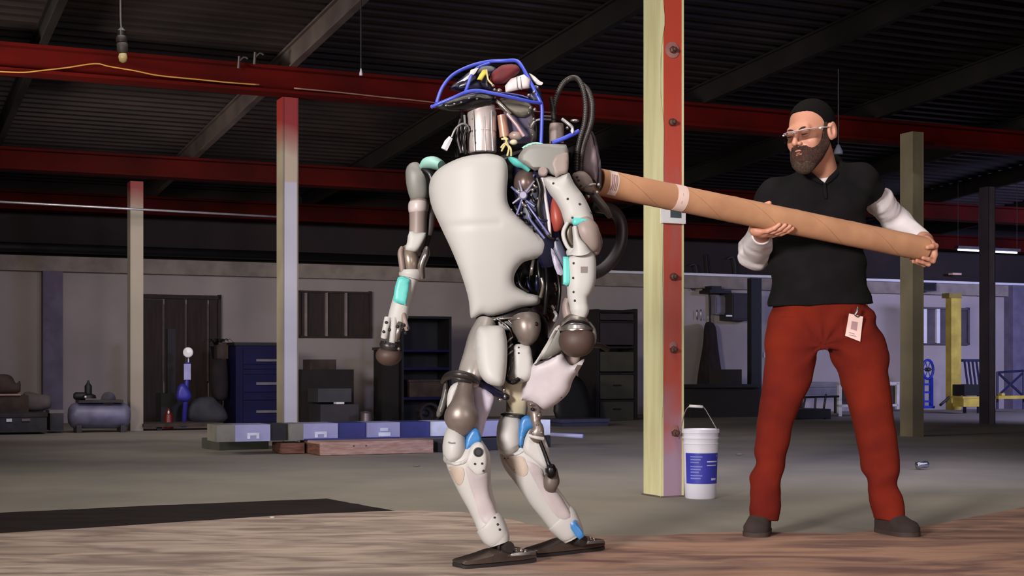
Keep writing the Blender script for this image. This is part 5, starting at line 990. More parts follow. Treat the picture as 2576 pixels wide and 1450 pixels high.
jt = loft('pack_joint', M_rg2, [(1448, 444, 5.06, 8, .02), (1458, 448, 5.05, 20, .03), (1474, 464, 5.05, 20, .03), (1486, 478, 5.06, 10, .02)], pack, 16)
bolts('bolt', M_hole, [jt], [(1452, 446), (1456, 454), (1462, 468)], jt, 3, 5.0)
tubepx('bracket', M_wire, [(1472, 474, 5.02), (1484, 466, 5.01), (1498, 464, 5.02)], .004, pack)
for (x, y) in ((1506, 465), (1502, 484), (1480, 495)): ell('fitting', M_wire, x, y, 5.02, 4.5, 4, .008, pack, 8)
loft('drain_tube', mat('drain', (78, 70, 68), .5), [(1478, 476, 5.06, 9, .02), (1500, 500, 5.07, 11, .02), (1522, 526, 5.08, 10, .018), (1534, 545, 5.1, 7, .012)], pack, 12)
def corr(pts, r, n):
    c = catmull([tuple(PX(*p)) for p in pts], n); q = []; rr = []
    for i, p in enumerate(c): q.append(Vector(p)); rr.append(r * (1.0, 1.0, 0.74)[i % 3])
    return bm_tube(NB(), q, rr, 10, 1)
obj('corrugated_hose', corr([(1394, 322, 5.12), (1392, 290, 5.13), (1398, 250, 5.14), (1415, 212, 5.14), (1438, 196, 5.12), (1456, 202, 5.09), (1468, 230, 5.07), (1473, 270, 5.05), (1470, 310, 5.04), (1460, 345, 5.03), (1452, 385, 5.03), (1450, 430, 5.04)], .0095, 21), M_hose, pack, smooth=True)
obj('corrugated_hose', corr([(1462, 212, 5.10), (1480, 230, 5.08), (1489, 262, 5.06), (1488, 300, 5.05), (1480, 330, 5.04), (1468, 365, 5.04), (1462, 400, 5.04), (1460, 430, 5.05)], .0112, 27), M_hose, pack, smooth=True)
obj('corrugated_hose', corr([(1385, 245, 5.12), (1390, 270, 5.12), (1394, 300, 5.12)], .0085, 18), M_hose, pack, smooth=True)
obj('rear_hose', bm_tube(NB(), [PX(*p) for p in ((1500, 520, 5.2), (1540, 530, 5.24), (1562, 560, 5.26), (1562, 610, 5.26), (1540, 655, 5.24), (1505, 685, 5.2), (1470, 690, 5.16), (1430, 680, 5.12))], .022, 14, 5), mat('rear_hose', (40, 34, 38), .5), pack, smooth=True)
# ================================================================== THE MAN (implicit surfaces -> one continuous skin)
class Field:
    def __init__(s, xs, ys, zs):
        s.x, s.y, s.z = (np.array(a, np.float32) for a in (xs, ys, zs)); s.F = np.full((len(xs), len(ys), len(zs)), 0.5, np.float32)
    def sl(s, lo, hi):
        r = []
        for a, l, h in zip((s.x, s.y, s.z), lo, hi): r.append(slice(max(0, np.searchsorted(a, l) - 1), min(len(a), np.searchsorted(a, h) + 1)))
        return tuple(r)
    def pts(s, S_): return s.x[S_[0]][:, None, None], s.y[S_[1]][None, :, None], s.z[S_[2]][None, None, :]
    def add(s, f, lo, hi, k=0.02, sub=False, pad=0.05):
        S_ = s.sl([a - k - pad for a in lo], [a + k + pad for a in hi]); X, Y, Z = s.pts(S_)
        if X.size * Y.size * Z.size == 0: return
        d = f(X, Y, Z).astype(np.float32); A = s.F[S_]
        if sub:
            d = -d; h = np.maximum(k - np.abs(A - d), 0) / k if k > 0 else 0; s.F[S_] = np.maximum(A, d) + h * h * k * .25
        else:
            h = np.maximum(k - np.abs(A - d), 0) / k if k > 0 else 0; s.F[S_] = np.minimum(A, d) - h * h * k * .25
    def clip(s, f):
        """keep where f<0"""
        X, Y, Z = s.x[:, None, None], s.y[None, :, None], s.z[None, None, :]
        s.F = np.maximum(s.F, f(X, Y, Z).astype(np.float32))
def capsule(a, b, ra, rb_):
    a = np.array(a, float); b = np.array(b, float); ab = b - a; L2 = float(ab @ ab) + 1e-12
    def f(X, Y, Z):
        t = np.clip(((X - a[0]) * ab[0] + (Y - a[1]) * ab[1] + (Z - a[2]) * ab[2]) / L2, 0, 1)
        return np.sqrt((X - a[0] - ab[0] * t) ** 2 + (Y - a[1] - ab[1] * t) ** 2 + (Z - a[2] - ab[2] * t) ** 2) - (ra + (rb_ - ra) * t)
    m = max(ra, rb_); return f, np.minimum(a, b) - m, np.maximum(a, b) + m
def ellip(c, R, r):
    """R rows = local axes"""
    c = np.array(c, float); R = np.array(R, float); r = np.array(r, float)
    def f(X, Y, Z):
        dx, dy, dz = X - c[0], Y - c[1], Z - c[2]; q = [(dx * R[i][0] + dy * R[i][1] + dz * R[i][2]) for i in range(3)]
        k0 = np.sqrt(sum((q[i] / r[i]) ** 2 for i in range(3))); k1 = np.sqrt(sum((q[i] / r[i] ** 2) ** 2 for i in range(3))) + 1e-9
        return k0 * (k0 - 1) / k1
    m = r.max(); return f, c - m, c + m
def stack(rows, n=2.0):
    """rows: (z, cx, cy, rx, ry) bottom..top or top..bottom"""
    T = np.array(sorted(rows), float)
    def f(X, Y, Z):
        z = Z; g = lambda i: np.interp(z, T[:, 0], T[:, i])
        cx, cy, rx, ry = g(1), g(2), g(3), g(4)
        q = (np.abs((X - cx) / rx) ** n + np.abs((Y - cy) / ry) ** n) ** (1 / n)
        d = (q - 1) * np.minimum(rx, ry)
        return np.maximum(d, np.maximum(T[0, 0] - z, z - T[-1, 0]))
    lo = (min(T[:, 1] - T[:, 3]), min(T[:, 2] - T[:, 4]), T[0, 0]); hi = (max(T[:, 1] + T[:, 3]), max(T[:, 2] + T[:, 4]), T[-1, 0]); return f, lo, hi
def surfnet(fd, keep=None):
    Fv = fd.F; s = Fv < 0; c = [s[i:s.shape[0] - 1 + i, j:s.shape[1] - 1 + j, k:s.shape[2] - 1 + k] for i in (0, 1) for j in (0, 1) for k in (0, 1)]
    cnt = sum(a.astype(np.int8) for a in c); act = (cnt > 0) & (cnt < 8); I = np.argwhere(act)
    acc = np.zeros((len(I), 3)); num = np.zeros(len(I)); g = (fd.x, fd.y, fd.z)
    corners = [(i, j, k) for i in (0, 1) for j in (0, 1) for k in (0, 1)]
    for a in corners:
        for ax in range(3):
            if a[ax]: continue
            b = list(a); b[ax] = 1
            pa = I + np.array(a); pb = I + np.array(b)
            fa = Fv[pa[:, 0], pa[:, 1], pa[:, 2]]; fb = Fv[pb[:, 0], pb[:, 1], pb[:, 2]]
            m = (fa < 0) != (fb < 0); t = np.where(m, fa / np.where(m, fa - fb, 1), 0)
            A = np.stack([g[q][pa[:, q]] for q in range(3)], 1); B = np.stack([g[q][pb[:, q]] for q in range(3)], 1)
            acc += np.where(m[:, None], A + (B - A) * t[:, None], 0); num += m
    vs = acc / num[:, None]; idx = -np.ones(act.shape, np.int64); idx[tuple(I.T)] = np.arange(len(I)); faces = []
    for ax in range(3):
        u_, v_ = [q for q in range(3) if q != ax]
        sa = np.take(s, range(0, s.shape[ax] - 1), ax); sb = np.take(s, range(1, s.shape[ax]), ax); E = np.argwhere(sa != sb)
        E = E[(E[:, u_] > 0) & (E[:, v_] > 0) & (E[:, u_] < act.shape[u_]) & (E[:, v_] < act.shape[v_])]
        q = []
        for du, dv in ((-1, -1), (0, -1), (0, 0), (-1, 0)):
            p = E.copy(); p[:, u_] += du; p[:, v_] += dv; q.append(idx[p[:, 0], p[:, 1], p[:, 2]])
        q = np.stack(q, 1); inside = s[E[:, 0], E[:, 1], E[:, 2]]
        flip = inside if ax != 1 else ~inside
        q[~flip] = q[~flip][:, ::-1]; faces.append(q)
    Q = np.concatenate(faces); Q = Q[(Q >= 0).all(1)]
    return vs, Q
def sdfobj(name, fd, m, parent):
    vs, Q = surfnet(fd); me = bpy.data.meshes.new(name)
    me.vertices.add(len(vs)); me.vertices.foreach_set('co', vs.astype('f').ravel()); me.loops.add(Q.size); me.loops.foreach_set('vertex_index', Q.ravel().astype('i'))
    me.polygons.add(len(Q)); me.polygons.foreach_set('loop_start', np.arange(0, Q.size, 4, dtype='i')); me.update(calc_edges=True); me.validate(); me.shade_smooth()
    return link_mesh(name, me, m, parent)
def axis(segs, coarse):
    """segs: (lo,hi,step) fine ranges inside (lo,hi) of coarse=(lo,hi,step)"""
    lo, hi, st = coarse; out = [lo]
    while out[-1] < hi:
        x = out[-1]; h = st
        for a, b, s_ in segs:
            if a <= x <= b: h = min(h, s_)
            elif x < a < x + h: h = max(min(h, a - x), s_ * .5)
        out.append(x + h)
    return out
def W3(px, py, Y): return np.array(PX(px, py, Y))
def kk_(Y): return Y / F

M_skin = mat('skin', (198, 142, 118), 0.5, rgb2=(186, 126, 102), scale=14, bump=.05, bscale=120)
M_skin.node_tree.nodes['Principled BSDF'].inputs['Subsurface Weight'].default_value = 0.08
M_hair = mat('black_hair', (16, 12, 12), .9, spec=.15, rgb2=(8, 6, 6), scale=160, bump=.25, bscale=300)
M_beard = mat('brown_beard', (74, 42, 30), .8, rgb2=(44, 25, 19), scale=90, bump=.8, bscale=260)
M_beardg = mat('grey_beard', (84, 64, 50), .8, rgb2=(52, 38, 30), scale=110, bump=.8, bscale=260)
M_shirt = mat('black_polo', (22, 19, 21), .95, spec=.15, rgb2=(16, 14, 16), scale=10, bump=.1, bscale=60)
M_pants = mat('rust_trousers', (112, 32, 17), .95, spec=.15, rgb2=(92, 24, 17), scale=5, bump=.15, bscale=90)
M_slv = mat('white_sleeve', (214, 206, 208), .85, rgb2=(200, 192, 194), scale=5, bump=.1, bscale=70)
M_shoe = mat('brown_suede', (52, 36, 32), .9, rgb2=(40, 28, 26), scale=16); M_shsole = mat('shoe_sole', (58, 44, 38), .8)
MAN = empty('person', G(2075, 1350), 'bearded man in a black polo, white sleeves and rust-red trousers, thrusting a long cardboard tube', 'person')

# tube first: everything he holds depends on it
TA, TB = PX(1506, 458, 5.20), PX(2322, 626, 5.80); RT = .0485
tax = (TB - TA).normalized(); tb_ = Vector((0, 0, 1)); tb_ = (tb_ - tax * tb_.dot(tax)).normalized(); tf = -tax.cross(tb_) * -1
if tf.y > 0: tf = -tf                      # towards the camera
def tube_t(px):
    """parameter on the axis seen at picture column px"""
    a = (px - CX) / F; d = TB - TA; return (a * TA.y - TA.x) / (d.x - a * d.y)
def onT(px, phi, r):
    """phi: 0 top, 90 towards camera, 180 underneath"""
    p = TA.lerp(TB, tube_t(px)); ph = math.radians(phi); return np.array(p + tb_ * (math.cos(ph) * r) + tf * (math.sin(ph) * r))
tube = empty('cardboard_tube', (TA + TB) / 2, 'long brown cardboard tube with white tape, pushed against the robot by the man', 'tube')
M_card = mat('cardboard', (190, 140, 104), .8, rgb2=(168, 120, 88), scale=7, detail=6, bump=.06)
LT = (TB - TA).length
obj('shell', bm_lathe(NB(), TA, tax, [(RT - .005, .3), (RT - .005, .0), (RT, .0), (RT, LT), (RT - .005, LT), (RT - .005, LT - .3), (.001, LT - .3)], 48), M_card, tube, smooth=True, ang=40)
bm = NB()
q = catmull([(0, 0), (1, 0)], 60); 
for k in range(2):
    pts = []
    for i in range(160):
        s_ = LT * (.02 + .94 * i / 159); an = 2 * math.pi * (s_ / .55) + k * math.pi; pts.append(TA + tax * s_ + (tb_ * math.cos(an) + tf * math.sin(an)) * (RT + .0001))
    obj('spiral_seam', bm_tube(NB(), pts, .0009, 4, 1), mat('seam_brown', (170, 122, 92), .8), tube, smooth=True)
def wrap(x0, x1, ph0, ph1, m, name, off=.0012):
    bm = NB(); s0, s1 = tube_t(x0) * LT, tube_t(x1) * LT; n = 20; R_ = RT + off; rows = []
    for i in range(n + 1):
        ph = math.radians(ph0 + (ph1 - ph0) * i / n); d = tb_ * math.cos(ph) + tf * math.sin(ph)
        rows.append([bm.verts.new(TA + tax * s + d * r) for s, r in ((s0, R_), (s1, R_), (s1, RT + .0002), (s0, RT + .0002))])
    for i in range(n):
        for j in range(4): bm.faces.new((rows[i][j], rows[i][(j + 1) % 4], rows[i + 1][(j + 1) % 4], rows[i + 1][j]))
    bm.faces.new(rows[0]); bm.faces.new(rows[-1][::-1])
    return obj(name, bm, m, tube, smooth=True, ang=40)
M_tape = mat('white_tape', (226, 198, 188), .6)
lb_ = wrap(1521, 1542, 25, 150, M_tape, 'paper_label'); wrap(1690, 1716, 15, 170, M_tape, 'tape')
for i in range(4): wrap(1524 + i * 4, 1526 + i * 4, 55, 125, mat('label_lines', (150, 110, 110), .7), 'print_line', .0018)
for ph in (75, 110): wrap(1700, 1702, ph, ph + 12, mat('tape_mark', (206, 170, 160), .7), 'tape_mark', .0018)

# ---- skeleton
hipY, torY = 5.80, 5.84
sh_l = W3(1945, 492, 5.84); el_l = W3(1900, 636, 5.88); wr_l = W3(1916, 592, 5.60)
sh_r = W3(2172, 462, 5.86); el_r = W3(2258, 560, 6.05); wr_r = W3(2326, 606, 5.88)
Hc = W3(2038, 338, 5.72)
yaw, pit, rol = math.radians(43), math.radians(8), math.radians(4)
fv = Vector((-math.sin(yaw), -math.cos(yaw), 0)); sv = Vector((math.cos(yaw), -math.sin(yaw), 0)); uvv = Vector((0, 0, 1))
Mp = Matrix.Rotation(pit, 3, sv); fv = Mp @ fv; uvv = Mp @ uvv
if fv.z > 0: fv.z = -fv.z; uvv = sv.cross(fv) * -1 if sv.cross(fv).z < 0 else sv.cross(fv)
Mr = Matrix.Rotation(rol, 3, fv); sv = Mr @ sv; uvv = Mr @ uvv
HS = 1.06
def H(s_, f_, u_): return np.array(Vector(Hc) + (sv * s_ + fv * f_ + uvv * u_) * HS)
HR = [list(sv), list(fv), list(uvv)]
def hell(fd, s_, f_, u_, r, k=.012, sub=False, R=None): f, lo, hi = ellip(H(s_, f_, u_), R or HR, [a * HS for a in r]); fd.add(f, lo, hi, k, sub)
def hcap(fd, a, b, ra, rb_, k=.01, sub=False): f, lo, hi = capsule(H(*a), H(*b), ra * HS, rb_ * HS); fd.add(f, lo, hi, k, sub)
def face(fd, g=0.0):
    hell(fd, 0, -.022, .038, (.075 + g, .097 + g, .087 + g), .01)
    hell(fd, 0, .030, -.022, (.062 + g, .062 + g, .088 + g), .03)
    hell(fd, 0, .040, -.078, (.046 + g, .046 + g, .036 + g), .03)
    for s_ in (-1, 1):
        hcap(fd, (s_ * .056, .0, -.045), (s_ * .022, .070, -.094), .014 + g, .014 + g, .03)
def fullface(fd):
    face(fd)
    hcap(fd, (-.036, .078, .020), (.036, .078, .020), .010, .010, .02)
    for s_ in (-1, 1): hell(fd, s_ * .040, .062, -.030, (.020, .018, .022), .02)
    for s_ in (-1, 1): hell(fd, s_ * .031, .098, .000, (.017, .014, .011), .012, True)
    hcap(fd, (0, .086, .014), (0, .116, -.030), .0065, .0105, .012)
    for s_ in (-1, 1): hell(fd, s_ * .0125, .102, -.034, (.0085, .010, .0075), .006)
    hell(fd, 0, .086, -.058, (.026, .014, .016), .015)
    hcap(fd, (-.018, .092, -.059), (.018, .092, -.059), .005, .005, .006); hcap(fd, (-.015, .091, -.069), (.015, .091, -.069), .006, .006, .006)
    hell(fd, 0, .102, -.0640, (.020, .006, .0012), .003, True)
    hell(fd, 0, .080, -.098, (.020, .016, .014), .02)
    for s_ in (-1, 1):
        hell(fd, s_ * .031, .083, .000, (.0125, .0125, .0125), .001)          # eyeball under closed-down lids
        hell(fd, s_ * .031, .0845, .003, (.0155, .0135, .0105), .004)
        hell(fd, s_ * .031, .0835, -.0065, (.0150, .0130, .0065), .004)
        hell(fd, s_ * .079, -.014, -.004, (.010, .020, .033), .006); hell(fd, s_ * .088, -.022, .000, (.006, .021, .032), .006)
        hell(fd, s_ * .091, -.010, -.002, (.007, .009, .018), .006, True)

def limb(fd, pts, rad, g=0.0, k=.03):
    for i in range(len(pts) - 1):
        f, lo, hi = capsule(pts[i], pts[i + 1], rad[i] + g, rad[i + 1] + g); fd.add(f, lo, hi, k)
def row(py, x0, x1, cy, ry, Y, g=0.0):
    k = kk_(Y); return (CH + (HY - py) * k, ((x0 + x1) / 2 - CX) * k, cy, (x1 - x0) / 2 * k + g, ry + g)
torso_rows = [(1, )]
TR = [(440, 2035, 2125, 5.86, .060), (455, 1995, 2150, 5.85, .085), (475, 1955, 2185, 5.84, .105), (510, 1935, 2192, 5.84, .118), (560, 1937, 2178, 5.84, .120), (620, 1942, 2166, 5.84, .115), (680, 1945, 2176, 5.83, .115), (730, 1944, 2192, 5.82, .118), (768, 1943, 2204, 5.82, .122)]
def torso_sdf(fd, g, cut=768):
    f, lo, hi = stack([row(p, a, b, c, r, 5.80, g) for p, a, b, c, r in TR if p <= cut + 1], 2.3); fd.add(f, lo, hi, .02)
PR_ = [(748, 1952, 2190, 5.82, .110), (764, 1947, 2200, 5.82, .117), (790, 1942, 2206, 5.82, .118), (830, 1938, 2220, 5.82, .118), (862, 1934, 2229, 5.81, .110), (880, 1938, 2226, 5.80, .09)]
LGL = [(800, 1945, 2074, 5.81, .100), (850, 1934, 2072, 5.80, .100), (900, 1929, 2062, 5.79, .096), (960, 1921, 2042, 5.77, .090), (1010, 1914, 2020, 5.76, .082), (1060, 1908, 1999, 5.76, .072), (1120, 1902, 1985, 5.76, .068), (1180, 1896, 1970, 5.75, .062), (1240, 1888, 1962, 5.74, .060), (1280, 1881, 1957, 5.73, .062), (1308, 1879, 1956, 5.73, .066)]
LGR = [(800, 2074, 2208, 5.81, .100), (850, 2074, 2230, 5.80, .100), (890, 2088, 2239, 5.79, .098), (930, 2112, 2240, 5.79, .094), (980, 2128, 2244, 5.78, .088), (1040, 2142, 2249, 5.77, .080), (1100, 2156, 2256, 5.77, .074), (1150, 2166, 2260, 5.76, .068), (1200, 2176, 2263, 5.76, .064), (1240, 2184, 2264, 5.75, .062), (1270, 2191, 2272, 5.74, .062), (1308, 2195, 2272, 5.73, .066)]
def vnoise(X, Y, Z, fx, fy, fz, seed=0):
    """smooth value noise, ~[-1,1], with its own frequency per axis"""
    g = np.random.RandomState(seed).uniform(-1, 1, (32, 32, 32)).astype(np.float32)
    X, Y, Z = np.broadcast_arrays(X * fx, Y * fy, Z * fz); r = []
    for a in (X, Y, Z):
        i = np.floor(a); t = a - i; r.append((i.astype(int) % 32, (i.astype(int) + 1) % 32, t * t * (3 - 2 * t)))
    out = 0
    for a in (0, 1):
        for b in (0, 1):
            for c in (0, 1):
                wgt = (r[0][2] if a else 1 - r[0][2]) * (r[1][2] if b else 1 - r[1][2]) * (r[2][2] if c else 1 - r[2][2]); out = out + wgt * g[r[0][a], r[1][b], r[2][c]]
    return out
def wr(X, Y, Z, amp, fx, fz, ph=0.0):
    return amp * (np.sin(X * fx + Z * fz + ph + 1.3 * np.sin(Z * fz * .37 + Y * 9)) * .6 + np.sin(X * fx * .53 - Z * fz * 1.7 + 2.1 + Y * 14) * .4)

# ---- hands (his right under the tube, his left round its far end)
def finger(fd, P, r0=.0095, r1=.0075):
    n = len(P) - 1
    for i in range(n):
        a = r0 + (r1 - r0) * i / n; b = r0 + (r1 - r0) * (i + 1) / n
        f, lo, hi = capsule(P[i], P[i + 1], a, b); fd.add(f, lo, hi, .004 if i else .008)
def hands(fd):
    R_ = RT
    # his right hand: palm beneath and behind, fingers up the near side
    base = [1922, 1934, 1946, 1957]; tip = [1944, 1958, 1970, 1979]
    for i in range(4):
        b0, t0 = base[i], tip[i]; rr = R_ + .0090; l = (0, .1, .06, -.14)[i]
        P = [onT(b0, 196, rr + .004)]; 
        for q_, ph in ((.35, 168), (.7, 142 - 10 * l), (1.0, 122 - 30 * l)): P.append(onT(b0 + (t0 - b0) * q_, ph, rr))
        finger(fd, P, .0098, .0078)
    for a, b, r in ((1920, 1958, .0145), (1917, 1950, .016)):
        ph = 205 if r < .015 else 225; f, lo, hi = capsule(onT(a, ph, R_ + .0145), onT(b, ph, R_ + .0145), r, r * .9); fd.add(f, lo, hi, .012)
    f, lo, hi = capsule(onT(1918, 215, R_ + .018), wr_l, .019, .025); fd.add(f, lo, hi, .02)
    f, lo, hi = capsule(onT(1935, 210, R_ + .018), wr_l, .017, .024); fd.add(f, lo, hi, .02)
    finger(fd, [onT(1918, 232, R_ + .016), onT(1922, 275, R_ + .013), onT(1930, 315, R_ + .011), onT(1938, 342, R_ + .0105)], .0135, .0095)
    # his left hand: heel over the far end, fingers wrapped from below
    E = np.array(TB); ax = np.array(tax); up = np.array(tb_); fr = np.array(tf)
    q = lambda a, u_, f_: E + ax * a + up * u_ + fr * f_
    f, lo, hi = ellip(q(.030, -.006, .004), [list(ax), list(fr), list(up)], (.021, .042, .040)); fd.add(f, lo, hi, .01)
    f, lo, hi = capsule(q(.012, .036, .0), wr_r, .020, .026); fd.add(f, lo, hi, .03)
    f, lo, hi = capsule(q(.028, .012, .0), wr_r, .022, .026); fd.add(f, lo, hi, .02)
    for i in range(4):
        fo = .040 - .026 * i; ln = (.050, .060, .058, .046)[i]; dz = -math.sqrt(max(.0, (R_ + .0095) ** 2 - (fo * .9) ** 2))
        P = [q(.034, -.022, fo * .9), q(.024, dz - .004, fo), q(.024 - ln * .5, dz, fo), q(.024 - ln, dz + .001, fo * .95)]
        finger(fd, P, .0105, .0080)
    finger(fd, [q(.030, .012, .03), q(.018, .010, .052), q(-.006, .004, R_ + .011), q(-.026, -.004, R_ + .009)], .0125, .0092)

xs = axis([(1.00, 1.36, .0032), (.90, 1.18, .0036), (1.58, 1.76, .0036)], (.84, 1.80, .011))
ys = axis([(5.33, 5.96, .0036)], (5.30, 6.20, .009))
zs = axis([(1.40, 1.78, .0032), (1.10, 1.36, .0036)], (.02, 1.80, .012))
B = Field(xs, ys, zs)
fullface(B)
# neck
f, lo, hi = capsule(H(0, -.035, -.06), W3(2072, 455, 5.85), .058, .064); B.add(f, lo, hi, .02)
torso_sdf(B, -.040)
limb(B, [sh_l, el_l, wr_l], [.046, .038, .026]); limb(B, [sh_r, el_r, wr_r], [.046, .038, .026])
f, lo, hi = stack([row(*r[:3], r[3], r[4], 5.80, -.034) for r in PR_ if r[0] < 835], 2.2); B.add(f, lo, hi, .02)
limb(B, [W3(2012, 815, 5.82), W3(1958, 1040, 5.77), W3(1920, 1290, 5.75)], [.072, .048, .032]); limb(B, [W3(2140, 815, 5.82), W3(2196, 1040, 5.78), W3(2234, 1290, 5.75)], [.072, .048, .032])
for ax_, toex in ((1918, 1895), (2234, 2262)):
    f, lo, hi = capsule(W3(ax_, 1285, 5.75), W3(ax_, 1328, 5.75), .026, .026); B.add(f, lo, hi, .02)
    f, lo, hi = capsule(W3(ax_, 1334, 5.75), W3(toex, 1342, 5.68), .026, .020); B.add(f, lo, hi, .02)
hands(B)
body = sdfobj('body', B, M_skin, MAN)

# ---- head details
def hfield(lo, hi, st):
    c = [H(a, b, c_) for a in (lo[0], hi[0]) for b in (lo[1], hi[1]) for c_ in (lo[2], hi[2])]; c = np.array(c); l, h = c.min(0), c.max(0)
    return Field(*[np.arange(l[i], h[i], st) for i in range(3)])
def loc(X, Y, Z):
    dx, dy, dz = X - Hc[0], Y - Hc[1], Z - Hc[2]; return [(dx * R_[0] + dy * R_[1] + dz * R_[2]) / HS for R_ in HR]
def sub_face(fd):
    t = Field(fd.x, fd.y, fd.z); fullface(t); fd.F = np.maximum(fd.F, -(t.F + .001))
hf = hfield((-.11, -.15, -.12), (.11, .13, .16), .0032)
hell(hf, 0, -.026, .041, (.0800, .102, .0915), .01); hell(hf, 0, -.045, -.02, (.072, .075, .062), .02)
def hclip(X, Y, Z):
    s_, f_, u_ = loc(X, Y, Z); line = np.interp(u_, [-.08, -.01, .012, .05, .075, .098, .13], [-.05, -.038, .006, .024, .046, .070, .09])
    line = line - .10 * np.maximum(np.abs(s_) - .045, 0) + .006 * np.cos(s_ * 60)
    return np.maximum(f_ - line, -.085 - u_ + 0 * f_) + .0012 * np.sin(X * 420) * np.sin(Z * 390)
hf.clip(hclip)
sdfobj('hair', hf, M_hair, MAN)
def beard_field(g):
    bf = hfield((-.10, -.06, -.17), (.10, .15, .05), .0032); face(bf, g); hell(bf, 0, .068, -.106, (.036, .034, .040), .035); hcap(bf, (-.02, .094, -.050), (.02, .094, -.050), .0075, .0075, .006)
    for s_ in (-1, 1): hcap(bf, (s_ * .02, .092, -.050), (s_ * .034, .078, -.078), .008, .009, .01)
    def bc(X, Y, Z):
        s_, f_, u_ = loc(X, Y, Z); cheek = np.interp(f_, [-.03, .0, .012, .030, .052, .075, .09], [-.02, .035, .030, -.022, -.044, -.056, -.043])
        d = u_ - cheek; d = np.maximum(d, -.004 - f_ + np.maximum(-u_ - .06, 0) * .1)
        lip = -np.maximum(np.abs(s_) - .014, np.abs(u_ + .0725) - .0026); lip = np.minimum(lip, f_ - .07)
        mous = np.maximum(u_ + .043, .07 - f_)
        return np.maximum(d, lip) + .0014 * np.sin(X * 500 + Z * 130) * np.sin(Z * 350)
    bf.clip(bc); return bf
bf = beard_field(.0052); sdfobj('beard', bf, M_beard, MAN)
gf = hfield((-.06, .0, -.17), (.06, .14, -.07), .0032); gf = beard_field(.0072)
gf.clip(lambda X, Y, Z: (lambda q: np.maximum(q[2] + .098 + .25 * np.abs(q[0]) + .006 * np.sin(q[0] * 150), .062 - q[1]))(loc(X, Y, Z))); sdfobj('chin_beard', gf, M_beardg, MAN)
for s_ in (-1, 1):
    obj('eyebrow', bm_tube(NB(), [Vector(H(s_ * a, f_, u_)) for a, f_, u_ in ((.012, .091, .017), (.025, .0925, .0215), (.038, .086, .0215), (.048, .074, .016))], [.0025, .0035, .003, .0015], 6, 3), M_beard, MAN, smooth=True)
    obj('eye', bm_tube(NB(), [Vector(H(s_ * a, f_, u_)) for a, f_, u_ in ((.019, .0925, -.003), (.027, .0985, -.0035), (.036, .0975, -.0035), (.044, .0895, -.002))], [.0012, .0026, .0026, .0012], 6, 3), mat('dark_eye', (40, 26, 22), .3), MAN, smooth=True)
obj('lips', bm_tube(NB(), [Vector(H(a, f_, u_)) for a, f_, u_ in ((-.018, .088, -.0665), (-.008, .0965, -.0675), (0, .098, -.069), (.008, .0965, -.0675), (.018, .088, -.0665))], [.002, .0042, .005, .0042, .002], 8, 3), mat('lip', (150, 88, 74), .6), MAN, smooth=True)
# safety glasses
gl = empty('glasses', Vector(H(0, .11, .006)), parent=MAN)
M_gl = mat('clear_lens', (254, 254, 255), .0, rgb2=(252, 252, 254), spec=.2, trans=1.0); M_gl.node_tree.nodes['Principled BSDF'].inputs['IOR'].default_value = 1.02
M_gf = mat('clear_frame', (176, 166, 172), .3)
def garc(u_, n=13, r=.112):
    return [Vector(H(math.sin(a) * .080, .03 + math.cos(a) * .082, u_)) for a in np.linspace(-1.25, 1.25, n)]
obj('brow_bar', bm_tube(NB(), garc(.013), .0020, 6, 1), M_gf, gl, smooth=True)
bm = NB(); top, mid, bot = garc(.012), [p + fv * .002 for p in garc(-.004)], garc(-.020)
bm_rings(bm, [[a, b_2, c_, c_ - fv * .0015, b_2 - fv * .0015, a - fv * .0015] for a, b_2, c_ in zip(top, mid, bot)]); obj('lens', bm, M_gl, gl, smooth=True, ang=50)
for s_ in (-1, 1): obj('temple_arm', bm_tube(NB(), [Vector(H(s_ * .078, .052, .012)), Vector(H(s_ * .084, .01, .012)), Vector(H(s_ * .086, -.03, .006))], [.0032, .0026, .002], 6, 2), M_gf, gl, smooth=True)
obj('nose_bridge', bm_tube(NB(), [Vector(H(-.010, .108, .004)), Vector(H(0, .114, .008)), Vector(H(.010, .108, .004))], .0018, 6, 2), M_gf, gl, smooth=True)
for s_ in (-1, 1): obj('hinge', bm_ell(NB(), Vector(H(s_ * .078, .056, .010)), .006, .005, .0035, seg=8), M_white, gl, smooth=True)

# ---- clothes
cxs, cys, czs = np.arange(.86, 1.62, .006), np.arange(5.62, 6.12, .006), np.arange(.88, 1.54, .006)
sf = Field(cxs, cys, czs); torso_sdf(sf, 0.002)
nU = (el_l - sh_l); nU /= np.linalg.norm(nU); nR = (el_r - sh_r); nR /= np.linalg.norm(nR); pR = sh_r + (el_r - sh_r) * .22; pL = sh_l + (el_l - sh_l) * .60
for P0, P1, ra_, rb_2, pc, nc in ((sh_l, sh_l + (el_l - sh_l) * .62, .062, .060, pL, nU), (sh_r + np.array([-.01, 0, 0]), sh_r + (el_r - sh_r) * .36, .070, .070, pR, nR)):
    tf_ = Field(cxs, cys, czs); f, lo, hi = capsule(P0, P1, ra_, rb_2); tf_.add(f, lo, hi, .001)
    tf_.clip(lambda X, Y, Z: (X - pc[0]) * nc[0] + (Y - pc[1]) * nc[1] + (Z - pc[2]) * nc[2])
    h_ = np.maximum(.03 - np.abs(sf.F - tf_.F), 0) / .03; sf.F = np.minimum(sf.F, tf_.F) - h_ * h_ * .03 * .25
f, lo, hi = capsule(W3(2060, 448, 5.86), W3(1958, 488, 5.85), .058, .050); sf.add(f, lo, hi, .05)
f, lo, hi = capsule(W3(2082, 446, 5.86), W3(2160, 462, 5.86), .060, .058); sf.add(f, lo, hi, .05)
f, lo, hi = capsule(W3(2072, 432, 5.85), W3(2072, 470, 5.85), .070, .09); sf.add(f, lo, hi, .03)
